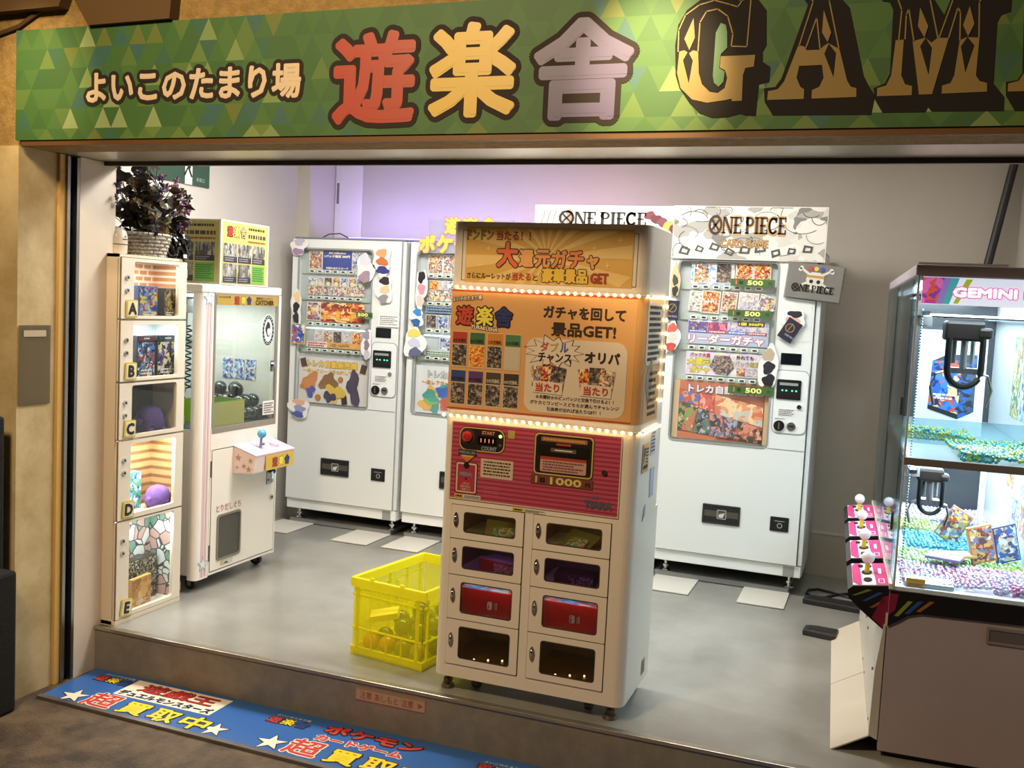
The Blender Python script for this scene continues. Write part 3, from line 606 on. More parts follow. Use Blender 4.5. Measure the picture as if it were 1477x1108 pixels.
for i, c in enumerate((['#2c3c7c', '#5a4a94', '#c8a04c'], ['#a83c6c', '#d87890', '#7c3464'], ['#c0b8d8', '#8c84b0', '#e0d0a0'], ['#7ca0c8', '#d8c8d8', '#e0c888'])):
    f.rect('banner_picture', .112+i*.105, 1.395, .215+i*.105, 1.44, -.0065, art(c, 30, .3, i), .001, par=p)
    f.rect('banner_strip', .112+i*.105, 1.378, .215+i*.105, 1.395, -.0065, mat(['#3c58a8', '#b03c48', '#3c70c0', '#b04450'][i], .4), .001, par=p)
    f.lines(.12+i*.105, 1.381, .207+i*.105, 1.393, 1, -.005, mat('#d8d8e0', .4), par=p, seed=i, fill=.6)
f.text('リーダーガチャ', .315, 1.347, .40, .048, -.0055, mat('#f0e4ec', .4), par=p, fat=.003, out=(mat('#b0384c', .4), .0028))
q = f.rect('banner_price', .375, 1.425, .515, 1.449, -.0045, BLACK, .0015, par=p); f.text('1回 500円', .445, 1.437, .125, .014, -.0032, mat('#f0e040', .4), par=p, fat=.0012)
f.lines(.12, 1.436, .24, 1.446, 1, -.005, mat('#eeeeee', .4), par=p, seed=7)
p = f.rect('banner', .108, 1.150, .54, 1.277, -.008, art(['#c8d8c0', '#d8d0e0', '#c0d0e8', '#e8e0c8', '#d0c0dc'], 9, .3, 8), .003)
f.text('パック大量', .185, 1.258, .11, .022, -.0055, mat('#b03c34', .4), par=p, fat=.001); f.text('大還元', .18, 1.222, .125, .036, -.0055, mat('#d8c828', .4), par=p, fat=.0022, out=(mat('#5c5418', .5), .0014))
f.text('ガチャ', .185, 1.178, .10, .034, -.0055, mat('#d8c828', .4), par=p, fat=.0022, out=(mat('#5c5418', .5), .0014)); f.text('外れても', .425, 1.256, .09, .022, -.0055, mat('#2a2430', .4), par=p, fat=.001)
f.text('1パック確定', .435, 1.222, .14, .03, -.0055, mat('#a8a04c', .4), par=p, fat=.001)
f.poly('card_hexagon', [(.265, 1.262), (.345, 1.262), (.372, 1.20), (.34, 1.155), (.275, 1.16), (.24, 1.20)], -.0055, art(PAL['dark']+['#a8888c'], 60, .3, 5), .001, par=p)
f.rect('card_print', .385, 1.158, .43, 1.20, -.0055, art(PAL['warm'], 50, .3, 5), .001, par=p); f.rect('card_print', .435, 1.158, .49, 1.20, -.0055, art(PAL['pale'], 50, .3, 6), .001, par=p)
p = f.rect('poster', .055, .797, .570, 1.115, -.010, mat('#c0714f', .4), .003); f.rect('poster_margin', .055, .797, .085, 1.115, -.0085, mat('#d8bc90', .4), .001, par=p); f.rect('poster_margin', .545, .797, .570, 1.115, -.0085, mat('#d8bc90', .4), .001, par=p)
PANE = [([(.088, .99), (.19, .98), (.165, .835), (.088, .84)], ['#8a9a5c', '#c8705c', '#3c5a40', '#e0b0a0'], 20), ([(.088, 1.065), (.195, 1.045), (.19, .985), (.088, .995)], ['#d8a070', '#c85c48', '#5c6cb0'], 20), ([(.20, 1.05), (.275, 1.04), (.272, .955), (.198, .97)], ['#d06a60', '#e8a898', '#c85850'], 20), ([(.28, 1.05), (.54, 1.0), (.54, .89), (.285, .945)], ['#e0a070', '#d8785c', '#f0d0a0', '#c8c8c0'], 14), ([(.195, .965), (.25, .955), (.265, .825), (.172, .832)], ['#3c3a3c', '#6c7c60', '#b8b8b0', '#4a6a8c'], 25), ([(.255, .95), (.325, .935), (.34, .815), (.27, .823)], ['#3c4450', '#d8907c', '#6c80a0'], 25), ([(.33, .935), (.41, .915), (.39, .81), (.345, .814)], ['#c88c84', '#98a8c8', '#5c4a50'], 25), ([(.415, .914), (.54, .885), (.54, .802), (.395, .81)], ['#d88c74', '#b85c48', '#3c4434', '#e0b098'], 20)]
for i, (pts, c, sc) in enumerate(PANE):
    f.poly('poster_panel_border', [(u+(u-.31)*.012, v+(v-.93)*.02) for u, v in pts], -.0078, mat('#3c2c28', .5), .0008, par=p); f.poly('poster_panel', pts, -.0066, art(c, sc, .35, i), .0008, par=p)
f.text('トレカ自動販売機', .335, 1.075, .40, .042, -.0048, mat('#e4dcd8', .4), par=p, fat=.0022, out=(mat('#4a58a0', .5), .0022))
f.lines(.30, .803, .54, .822, 2, -.0048, mat('#3a3430', .5), par=p, seed=9)
price(fo, .350, 1.065, .590, 1.108, .010)
for (u, v, w, h, c, s) in ((.03, 1.655, .05, .19, ['#c8b088', '#3c4440', '#2c3030'], 45), (.03, 1.345, .085, .17, ['#c85c50', '#e0c0b0', '#b84840'], 49), (.665, 1.47, .13, .11, ['#28242a', '#d8a090', '#b84038'], 53), (.555, 1.215, .10, .22, ['#b0a088', '#26242a', '#1c1c20'], 57)):
    cutout(fo, u, v, w, h, c, s, white=(s not in (45,)))
for (u0, v0, u1, v1, r) in ((-.012, 1.44, .06, 1.545, -2), (.61, 1.36, .69, 1.475, -30)):
    c = fo.rect('card_back', u0, v0, u1, v1, .020, mat('#26263a', .4), .003, rot=r); cu, cv = (u0+u1)/2, (v0+v1)/2
    fo.ring('card_emblem', circ(cu, cv+.012, .024, 18), circ(cu, cv+.012, .020, 18), .0213, mat('#9a8048', .4), .0008, par=c); fo.stroke('card_emblem', [(cu-.012, cv-.004), (cu+.014, cv+.034)], .004, .0213, mat('#9a8048', .4), par=c)
    fo.text('ONE PIECE', cu, cv-.033, .056, .009, .0213, mat('#a8a4a8', .4), par=c, rot=r, fat=.0004)
# serif logo used on the boards
def serif_logo(f, cu, cv, w, h, d, m, par, ring=True):
    """ONE PIECE in slab serif capitals, the O a ring with a cross"""
    s = h; x = cu-w/2; L = [('O', 1.0), ('N', .86), ('E', .62), (' ', .18), ('P', .66), ('I', .36), ('E', .62), ('C', .70), ('E', .62)]
    tot = sum(a for _, a in L)+.06*8; k = w/tot; polys = []
    def R(a, b, c, e): polys.append([(a, b), (c, b), (c, e), (a, e)])
    for ch, a in L:
        A = a*k; z0 = cv-h/2; z1 = cv+h/2; st = .2*k; th = h*.09
        if ch == 'O':
            ro = (A*.56, h*.60); o = circ(x+A/2, cv, ro[0], 24, ro[1]); i_ = circ(x+A/2, cv, ro[0]*.68, 24, ro[1]*.72)
            f.ring('lettering', o, i_, d, m, .001, par=par)
            for sg_ in (1, -1): f.stroke('lettering', [(x+A/2-ro[0]*.5, cv-sg_*ro[1]*.5), (x+A/2+ro[0]*.5, cv+sg_*ro[1]*.5)], h*.13, d+.0004, m, .001, par=par)
        if ch == 'N':
            R(x+.05*A, z0, x+.2*A, z1); R(x+.8*A, z0, x+.92*A, z1); polys.append([(x+.05*A, z1), (x+.32*A, z1), (x+.95*A, z0), (x+.72*A, z0)]); R(x-.05*A, z0, x+.32*A, z0+th); R(x+.66*A, z1-th, x+1.03*A, z1)
        if ch in 'EP': R(x+.08*A, z0, x+.08*A+st, z1); R(x-.03*A, z0, x+.45*A, z0+th); R(x-.03*A, z1-th, x+.5*A, z1)
        if ch == 'E': R(x, z0, x+A*.95, z0+th); R(x, z1-th, x+A*.92, z1); R(x, cv-th/2, x+A*.7, cv+th/2); R(x+.82*A, z0, x+.97*A, z0+h*.28); R(x+.8*A, z1-h*.28, x+.94*A, z1)
        if ch == 'P':
            cx_, cy_ = x+A*.5, z1-h*.28; o = circ(cx_, cy_, A*.5, 16, h*.28); i_ = circ(cx_, cy_, A*.26, 16, h*.18); f.ring('lettering', o, i_, d, m, .001, par=par)
        if ch == 'I': R(x+.2*A, z0, x+.2*A+st, z1); R(x-.05*A, z0, x+A, z0+th); R(x-.05*A, z1-th, x+A, z1)
        if ch == 'C':
            pts = [(x+A/2+A*.42*math.cos(math.radians(t_)), cv+h*.44*math.sin(math.radians(t_))) for t_ in range(50, 321, 18)]; f.stroke('lettering', pts, st*.85, d, m, .001, par=par); R(x+A*.72, z1-h*.32, x+A*.92, z1)
        x += A+.06*k
    f.polys('lettering', polys, d, m, .001, par=par)
KM = mat('#2b2019', .5)
t = thing('header_board', 'black and white printed board standing on the right vending machine', 'sign board', (-1.122, 5.385, 1.785))
f = Face(t, (0, 0, 0), X, Z); bd = box('board_sheet', mat('#e0dcd2', .5), 0, -.012, -.01, .80, 0, .272, t)
f = Face(t, (0, -.012, 0), X, Z)
f.rect('board_print', .004, -.006, .796, .268, .0012, art(PAL['mono'], 4.5, .5, 3, stretch=(1, 1, 1.6)), .001)
R_ = random.Random(5)
for i in range(34):
    u = R_.uniform(.03, .77); v = R_.uniform(.01, .26)
    ra, rb_, t0_ = R_.uniform(.02, .09), R_.uniform(.015, .05), R_.uniform(0, 6.28)
    f.stroke('ink_stroke', [(min(max(u+ra*math.cos(t0_+q_*.3), .006), .794), min(max(v+rb_*math.sin(t0_+q_*.3), -.004), .266)) for q_ in range(9)], R_.uniform(.002, .004), .0022, mat('#4a4844', .5))
for i in range(9):
    u = .07+i*.08; z_ = .030+.012*(i % 3); k_ = R_.uniform(.7, 1.25); q_ = R_.uniform(-25, 25)
    o_ = rot2([(u-.03*k_, z_-.022*k_), (u+.026*k_, z_-.018*k_), (u+.03*k_, z_+.020*k_), (u-.024*k_, z_+.024*k_)], u, z_, q_); i_ = rot2([(u-.016*k_, z_-.010*k_), (u+.014*k_, z_-.008*k_), (u+.017*k_, z_+.010*k_), (u-.014*k_, z_+.012*k_)], u, z_, q_)
    f.ring('ink_block', o_, i_, .0024+.0002*i, mat('#4a4844', .5), .001)
f.text('ONE PIECE', .39, .17, .40, .10, .0026, mat('#b8905c', .5), fat=.004, name='lettering_shade'); serif_logo(f, .395, .172, .40, .088, .0038, KM, bd)
f.text('CARD GAME', .385, .075, .245, .040, .0038, mat('#b08850', .5), fat=.0014, out=(mat('#3a2c20', .5), .0015))
t = thing('header_board', 'pale board with dark lettering standing behind the top of the orange prize machine', 'sign board', (-1.925, 5.40, 1.842))
bd = box('board_sheet', mat('#dcd6d0', .5), 0, -.012, 0, .80, 0, .212, t); f = Face(t, (0, -.012, 0), X, Z)
serif_logo(f, .40, .14, .50, .072, .002, KM, bd)
for i, c in enumerate(('#7a3c44', '#6a3038', '#7a444c', '#c8a84c', '#6a343c')): f.poly('berry_print', blob(.67+.035*i, .16-.018*i, .06, .05, i+3, 10, .15), .002+.0003*i, mat(c, .5), .001, par=bd)
for i in range(5): f.stroke('ink_stroke', [(.04+i*.035, .11), (.055+i*.03, .15), (.06+i*.035, .18)], .004, .002, mat('#8a8680', .5), par=bd)
f.rect('club_print', .19, .10, .225, .19, .002, mat('#b09078', .5), .001, r=.017, par=bd)
# grey skull board, tilted
t = thing('emblem_board', 'grey acrylic board with a skull emblem fixed at the right machine corner', 'sign board', (-.365, 5.36, 1.672))
t.rotation_euler = (0, math.radians(5), math.radians(0))
f = Face(t, (0, 0, 0), X, Z); bd = box('board_sheet', mat('#77756f', .3), -.14, 0, -.09, .135, .012, .09, t); 
f.rect('acrylic_edge', -.145, -.097, .142, .094, -.013, plastic('#d8d8d4', .25), .004)
WB = mat('#c8c4b8', .5)
for sgn in (1, -1):
    f.stroke('crossed_bone', [(-.075*sgn-.002, -.03), (.07*sgn, .062)], .012, .002, WB, par=bd)
    for a in ((.074*sgn, .068), (.080*sgn, .058)): f.poly('crossed_bone', circ(*a, .010, 10), .0022, WB, .001, par=bd)
f.poly('skull', [(-.045, .01), (-.035, -.018), (-.022, -.022), (-.02, -.04), (.02, -.04), (.022, -.022), (.035, -.018), (.045, .01), (.04, .035), (.02, .05), (-.02, .05), (-.04, .035)], .003, WB, .001, par=bd)
for a in (-.018, .018): f.poly('skull_eye', circ(a, .002, .010, 12), .004, DARK, .001, par=bd)
f.rect('skull_band', -.046, .022, .046, .034, .004, mat('#b0863c', .5), .001, par=bd)
for i, c in enumerate(('#b0403c', '#d0b848', '#3c48a0')): f.poly('badge_letter', circ(-.03+i*.03, .068, .012, 10), .004, mat(c, .5), .001, par=bd)
serif_logo(f, -.005, -.035, .21, .036, .0045, DKB, bd)
# yellow lettering standing on the second machine
t = thing('letter_sign', 'yellow cut-out lettering with pink edge standing on the second vending machine', 'sign', (-2.66, 5.44, 1.742))
f = Face(t, (0, -.032, 0), X, Z); LY = mat('#e8d048', .45); LP = mat('#c8788c', .5)
box('acrylic_stand', plastic('#e8e8f0', .3), .06, -.030, .02, .60, -.022, .22, t)
for i, ch in enumerate('ポケモン'): f.text(ch, .055+i*.115, .075, .095, .095, .004, LY, fat=.006, out=(LP, .005), n=12)
for i, ch in enumerate('遊楽舎'): f.text(ch, .215+i*.115, .185, .095, .095, .004, LY, fat=.004, out=(LP, .005), n=12)
# ================================================================== orange prize machine
GM = thing('prize_machine', 'tall cream capsule prize machine with orange posters, pink panel and eight locker doors', 'prize machine', (-1.525, 3.37, 0))
GW, GD_, GR = .745, .40, .04
CREAM = mat('#e3d9cc', .4, coat=.15)
def body_outline(x0, x1, y0, y1, r):
    return [(u, v) for u, v in rr(x0, y0, x1, y1, r, 6)]
B().prism([(u, v, 0) for u, v in body_outline(0, GW, 0, GD_, GR)], (0, 0, .735), (0, 0, 1.775)).obj('cabinet', CREAM, GM)
def arc(cx, cy, r, a0, a1, n=6): return [(cx+r*math.cos(math.radians(a0+(a1-a0)*i/n)), cy+r*math.sin(math.radians(a0+(a1-a0)*i/n)), 0) for i in range(n+1)]
lb = B().prism(arc(GR, GR, GR, 180, 270)+[(.052, 0, 0), (.052, GD_, 0), (0, GD_, 0)], (0, 0, .062), (0, 0, .735))
lb.prism([(.668, 0, 0)]+arc(GW-GR, GR, GR, 270, 360)+[(GW, GD_, 0), (.668, GD_, 0)], (0, 0, .062), (0, 0, .735))
lb.box(.34, 0, .062, .378, .37, .735).box(.052, .37, .062, .668, GD_, .735)
for za, zb in ((.062, .115), (.286, .290), (.456, .460), (.594, .598), (.723, .735)): lb.box(.052, 0, za, .34, .37, zb).box(.378, 0, za, .668, .37, zb)
lb.obj('cabinet_lower', CREAM, GM)
f = Face(GM, (0, 0, 0), X, Z); fs = Face(GM, (GW, 0, 0), Yv, Z)
f.frame('poster_holder', .045, 1.56, .705, 1.745, .002, .001, mat('#3a3028', .5), .001)
p = f.rect('top_poster', .060, 1.556, .690, 1.757, .0022, mat('#d8ac58', .4), .002)
rays = []
for i in range(18):
    a0 = math.radians(i*20); a1 = math.radians(i*20+9); q = [(.375, 1.655)]
    for a in (a0, a1):
        k = min(.312/max(abs(math.cos(a)), 1e-3), .098/max(abs(math.sin(a)), 1e-3)); q.append((.375+k*math.cos(a), 1.655+k*math.sin(a)))
    rays.append(q)
f.polys('poster_rays', rays, .003, mat('#e8c680', .4), .0006, par=p)
for u, v in ((.12, 1.62), (.15, 1.68), (.55, 1.69), (.60, 1.63), (.64, 1.72), (.10, 1.58)): f.poly('sparkle', star(u, v, .014, .003, 4), .0036, mat('#ecd08c', .4), .0006, par=p)
f.text('ドンドン', .115, 1.727, .10, .035, .0042, mat('#8f8428', .4), par=p, fat=.001, out=(DARK, .0015)); f.text('当たる！！', .245, 1.727, .13, .035, .0042, mat('#a03c28', .4), par=p, fat=.001)
f.text('大', .225, 1.658, .075, .085, .0045, mat('#e06a3c', .4), par=p, fat=.004, out=(DARK, .004)); 
for i, (ch, c) in enumerate((('還', '#e8a868'), ('元', '#e09858'), ('ガ', '#e08850'), ('チ', '#e08048'), ('ャ', '#e0a050'))): f.text(ch, .298+i*.062, 1.648-(.008 if ch == 'ャ' else 0), .052 if ch != 'ャ' else .036, .058 if ch != 'ャ' else .042, .0045, mat(c, .4), par=p, fat=.003, out=(DARK, .0035))
f.text('さらにルーレットが', .155, 1.580, .17, .022, .0042, mat('#4a3010', .4), par=p, fat=.0006); f.text('当たる', .282, 1.582, .07, .028, .0042, mat('#c04428', .4), par=p, fat=.001); f.text('と', .335, 1.579, .018, .02, .0042, mat('#4a3010', .4), par=p, fat=.0006)
f.text('豪華景品', .445, 1.590, .165, .048, .0045, mat('#e8c048', .4), par=p, fat=.0025, out=(DARK, .003)); f.text('GET', .573, 1.585, .062, .034, .0042, mat('#a03c20', .4), par=p, fat=.0025)
ORG = mat('#d4a064', .42)
mp_ = f.rect('middle_poster', .012, 1.083, .715, 1.526, .0022, ORG, .002); f.rect('poster_edge', .012, 1.519, .715, 1.526, .003, mat('#a8442c', .45), .0008, par=mp_); f.rect('poster_edge', .012, 1.083, .715, 1.089, .003, mat('#a8442c', .45), .0008, par=mp_)
# the poster bends around the rounded corner
cb = B(); prev = None; n = 6; vs_ = []
for i in range(n+1):
    a = math.radians(-90+90*i/n); vs_ += [(GW-GR+(GR+.0022)*math.cos(a), GR+(GR+.0022)*math.sin(a), 1.083), (GW-GR+(GR+.0022)*math.cos(a), GR+(GR+.0022)*math.sin(a), 1.526)]
cb.add(vs_, [(2*i, 2*i+2, 2*i+3, 2*i+1) for i in range(n)]).obj('middle_poster_corner', ORG, GM, smooth=True)
sp_ = fs.rect('side_poster', .035, 1.083, .27, 1.526, .0022, ORG, .002); fs.rect('side_text_panel', .03, 1.29, .255, 1.515, .003, mat('#d8cdbd', .45), .001, r=.02, par=sp_); fs.lines(.05, 1.30, .24, 1.505, 10, .0042, mat('#3a342c', .5), par=sp_, seed=12, fill=.55)
fs.lines(.10, 1.10, .23, 1.27, 7, .0036, mat('#5a4020', .5), par=sp_, seed=14, fill=.5); fs.poly('side_patch', blob(.10, 1.23, .10, .14, 6, 10, .15), .0036, mat('#8f8272', .5), .0008, par=sp_)
for ch, u, c in (('遊', .068, '#c04a34'), ('楽', .147, '#e8dc50'), ('舎', .222, '#2c3470')): f.text(ch, u, 1.432, .062, .066, .0045, mat(c, .4), par=mp_, fat=.0024, out=(OUTL, .005), n=12, name='shop_logo')
f.text('よい子のたまり場', .075, 1.495, .115, .016, .0045, mat('#e8d8c0', .4), par=mp_, rot=6, fat=.0006, out=(OUTL, .002), name='shop_logo'); f.text('YURAKUSHA', .148, 1.388, .105, .013, .0045, mat('#e8d8c0', .4), par=mp_, rot=-5, fat=.0008, out=(OUTL, .002), name='shop_logo')
f.text('ガチャを回して', .525, 1.460, .30, .042, .0042, mat('#33200e', .45), par=mp_, fat=.0016); f.text('景品GET!', .525, 1.400, .235, .046, .0042, mat('#33200e', .45), par=mp_, fat=.0016)
CC = [('A', '#b0402c', 'dark', 'A'), ('B', '#3a6a3c', 'orange', 'B'), ('C', '#c88038', 'dark', 'C'), ('D', '#4a7a50', None, 'D'), ('E', '#34487c', 'dark', 'E'), ('F', '#5a3c6c', 'dark', 'F'), ('G', '#4a4038', 'dark', 'G'), ('H', '#3a3430', 'dark', 'H')]
for i, (ch, c, pal, _) in enumerate(CC):
    u0 = .022+(i % 4)*.070; v1 = 1.372-(i//4)*.142; v0 = v1-.132
    o = f.rect('exchange_card', u0, v0, u0+.062, v1, .0036, mat('#cdbb9c', .45), .0012, par=mp_)
    f.rect('card_heading', u0+.002, v1-.045, u0+.060, v1-.002, .0044, mat(c, .45), .0007, par=mp_)
    f.rect('card_picture', u0+.003, v0+.006, u0+.059, v1-.049, .0044, art(PAL[pal], 70, .4, i) if pal else mat('#c4b8a4', .45), .0007, par=mp_)
    f.text(ch+'の交換札', u0+.031, v1-.033, .052, .014, .0052, mat('#2c1c14' if i not in (6, 7) else '#c8bca8', .45), par=mp_, fat=.0004)
wp = f.rect('white_panel', .315, 1.098, .690, 1.365, .0036, mat('#d9c9b4', .45), .0012, par=mp_, r=.04)
def burst(cu, cv, a, b, k, s):
    R = random.Random(s); return [(cu+(a if i % 2 == 0 else a*.68)*R.uniform(.9, 1.1)*math.cos(math.pi*i/k), cv+(b if i % 2 == 0 else b*.62)*R.uniform(.9, 1.1)*math.sin(math.pi*i/k)) for i in range(2*k)]
bu = burst(.425, 1.318, .115, .062, 13, 4); f.poly('burst_line', bu, .0044, mat('#3a2c20', .45), .0007, par=mp_); f.poly('burst', [(.425+(u-.425)*.95, 1.318+(v-1.318)*.93) for u, v in bu], .005, mat('#dccdb8', .45), .0006, par=mp_)
for i, (ch, c) in enumerate((('ダ', '#b85040'), ('ブ', '#b8a048'), ('ル', '#48589c'))): f.text(ch, .385+i*.037, 1.335, .030, .032, .006, mat(c, .45), par=mp_, fat=.0012)
f.text('チャンス', .425, 1.297, .125, .033, .006, mat('#2c2018', .45), par=mp_, fat=.0012); f.text('オリパ', .60, 1.308, .125, .038, .006, mat('#2c2018', .45), par=mp_, fat=.0016)
for k, u in enumerate((.36, .54)):
    for j in range(3): f.rect('prize_card', u+j*.036-.02, 1.185-.004*abs(j-1), u+j*.036+.035, 1.272-.006*abs(j-1), .0045+.0005*j, art([PAL['warm'], PAL['red'], PAL['dark']][(j+k) % 3], 60, .4, j+k*3), .0007, par=mp_, rot=(j-1)*-8)
    f.rect('prize_tag', u-.012, 1.168, u+.10, 1.210, .0066, mat('#dccdb8', .45), .0008, par=mp_, rot=-2); f.text('当たり', u+.044, 1.189, .088, .030, .0074, mat('#b8402c', .45), par=mp_, fat=.0014)
for i, (s_, w_) in enumerate((('☆未開封☆のピンバッジと交換で引けるよ！！', .29), ('ポケカとワンピースどちらか選んでチャレンジ', .33), ('引換券が出れば当たりGET！！', .20))): f.text(s_, .505, 1.155-.021*i, w_, .014, .005, mat('#3a2c20', .45), par=mp_, fat=.0003)
# pink control panel with ribs
pk = f.rect('pink_panel', .040, .750, .687, 1.035, .003, wave('#b84c62', '#94324c', 19, 'Z', .4), .003); f.frame('panel_frame', .036, .746, .691, 1.039, .004, .0045, mat('#d2c4b2', .45), .002)
YB = mat('#c9a85c', .45); PB = mat('#241e1a', .35)
f.rect('count_panel', .068, .930, .252, 1.022, .0042, PB, .002, par=pk, r=.03); f.ring('count_panel_border', rr(.070, .932, .250, 1.020, .028), rr(.074, .936, .246, 1.016, .026), .0052, YB, .001, par=pk)
f.poly('start_button_ring', circ(.103, .985, .030), .006, mat('#3a322c', .4), .002, par=pk); B().lathe([(.0, 0)]and[(.020, 0), (.020, .008), (.012, .014), (.002, .015)], n=16).obj('start_button', mat('#b8281c', .3, coat=.4), GM).matrix_local = Matrix.Translation((.103, -.006, .985)) @ Matrix.Rotation(math.radians(90), 4, 'X')
f.text('START', .185, 1.004, .05, .012, .006, mat('#c98a6c', .4), par=pk, fat=.0008); f.text('COUNT', .190, .946, .06, .014, .006, mat('#8c96a8', .4), par=pk, fat=.0008)
f.rect('count_display', .143, .960, .218, .990, .006, mat('#141010', .15), .001, par=pk)
for i in range(4): f.rect('display_digit', .156+i*.016, .968, .158+i*.016, .982, .0068, mat('#ff8a70', .3, emit=1.2), .0006, par=pk)
f.poly('green_lamp', circ(.233, .996, .006, 10), .007, mat('#b0ff70', .3, emit=3), .002, par=pk); f.poly('lamp', circ(.233, .963, .005, 10), .006, mat('#6a6458', .4), .002, par=pk)
f.poly('arrow', [(.062, .925), (.148, .925), (.105, .892)], .0062, YB, .001, par=pk); f.poly('arrow_tip', [(.08, .908), (.13, .908), (.105, .888)], .0072, mat('#c87838', .4), .001, par=pk); f.rect('arrow_sign', .068, .915, .142, .935, .0072, mat('#3a342c', .4), .001, par=pk, r=.004)
f.text('MEDAL-IN', .105, .925, .062, .010, .0082, mat('#7c8ca4', .4), par=pk, fat=.0006)
mc = f.rect('medal_card', .060, .770, .148, .888, .0042, PB, .002, par=pk, r=.008); f.rect('medal_card_rim', .063, .773, .145, .885, .0052, mat('#d8c4a0', .45), .001, par=pk, r=.007); f.rect('medal_card_face', .069, .779, .139, .879, .006, mat('#a83448', .45), .0008, par=pk)
f.poly('medal_slot', circ(.104, .876, .012, 12), .0072, PB, .001, par=pk); f.text('MEDAL', .104, .843, .05, .012, .0072, mat('#7c8ca4', .4), par=pk, fat=.001); f.poly('medal_hole', circ(.104, .826, .004, 8), .0072, PB, .001, par=pk)
for i, s_ in enumerate(('メダルの', 'お取り忘れに', 'ご注意下さい')): f.text(s_, .104, .808-.011*i, .03+.012*min(i, 1), .009, .0072, mat('#e0b8a8', .45), par=pk, fat=.0002)
nt_ = f.rect('notice_sheet', .160, .838, .288, .908, .0045, mat('#cbb69c', .5), .001, par=pk); f.lines(.172, .846, .278, .903, 5, .0054, mat('#3a3028', .5), par=pk, seed=31, fill=.45)
f.rect('small_sticker', .262, .992, .288, 1.022, .0045, mat('#b0a050', .5), .001, par=pk)
hb = [(.180+i*.0075, .805-j*.008) for i in range(8) for j in range(5)]
f.polys('speaker_hole', [circ(u, v, .0016, 6) for u, v in hb], .0042, mat('#d0808c', .4), .0008, par=pk)
f.rect('bill_unit', .365, .872, .590, 1.026, .0048, PB, .003, par=pk, r=.016); f.ring('bill_unit_border', rr(.367, .874, .588, 1.024, .015), rr(.372, .879, .583, 1.019, .013), .0058, YB, .001, par=pk)
f.rect('bill_heading', .392, .996, .565, 1.012, .0068, mat('#a0604c', .45), .001, par=pk, r=.004); f.lines(.40, .999, .555, 1.009, 1, .0076, mat('#c8a048', .5), par=pk, seed=35, fill=.6)
f.rect('bill_acceptor', .382, .948, .572, .985, .0075, mat('#1c1814', .3), .002, par=pk, r=.008); f.rect('bill_slit', .43, .960, .525, .974, .0085, mat('#60584c', .35), .001, par=pk); f.rect('bill_slit', .445, .965, .512, .969, .0095, mat('#d8d0c0', .3), .001, par=pk)
f.rect('bill_arrow', .45, .985, .505, .992, .0085, mat('#b04a34', .4), .001, par=pk)
bn = f.rect('bill_notice', .392, .886, .565, .940, .0068, mat('#c49484', .45), .001, par=pk, r=.006); f.rect('notice_heading', .392, .931, .565, .941, .0076, mat('#a83c2c', .45), .0008, par=pk); f.lines(.402, .889, .555, .928, 4, .0078, mat('#6a4a54', .5), par=pk, seed=36, fill=.5)
for u, v in ((.380, 1.012), (.576, 1.012), (.380, .886), (.576, .886)): f.poly('screw', circ(u, v, .005, 8), .008, CHROME, .002, par=pk)
pp = f.rect('price_plate', .358, .838, .592, .872, .0062, mat('#6f4030', .45), .004, par=pk); f.text('1', .380, .855, None, .022, .0076, mat('#d8a090', .4), par=pk, fat=.0018); f.text('回', .403, .853, .018, .017, .0076, mat('#2c1a14', .4), par=pk, fat=.0008); f.text('1000', .492, .855, .115, .024, .0076, mat('#d8c070', .4), par=pk, fat=.0018); f.text('円', .574, .852, .016, .015, .0076, mat('#2c1a14', .4), par=pk, fat=.0006)
f.poly('panel_lock', circ(.632, .905, .010, 12), .010, CHROME, .006, par=pk); f.text('TIARA', .615, .785, .10, .024, .0052, mat('#4c5a68', .4), par=pk, fat=.0016, out=(mat('#7c4450', .45), .002))
f.poly('crown_mark', [(.590, .808), (.596, .822), (.603, .812), (.610, .822), (.614, .808)], .0052, mat('#5c6068', .4), .001, par=pk)
def warn(face, u0, v0, w, h, d, par):
    q = face.rect('caution_label', u0, v0, u0+w, v0+h, d, mat('#ddd2c0', .5), .001, par=par); face.rect('caution_block', u0, v0, u0+w*.33, v0+h, d+.0008, mat('#d0b030', .5), .0006, par=par); face.lines(u0+w*.04, v0+h*.2, u0+w*.3, v0+h*.8, 1, d+.0016, DARK, par=par, fill=.7); face.lines(u0+w*.38, v0+h*.15, u0+w*.97, v0+h*.85, 2, d+.0012, mat('#555555', .5), par=par)
warn(f, .060, .752, .105, .014, .0055, pk); warn(f, .293, .727, .125, .013, .0025, GM)
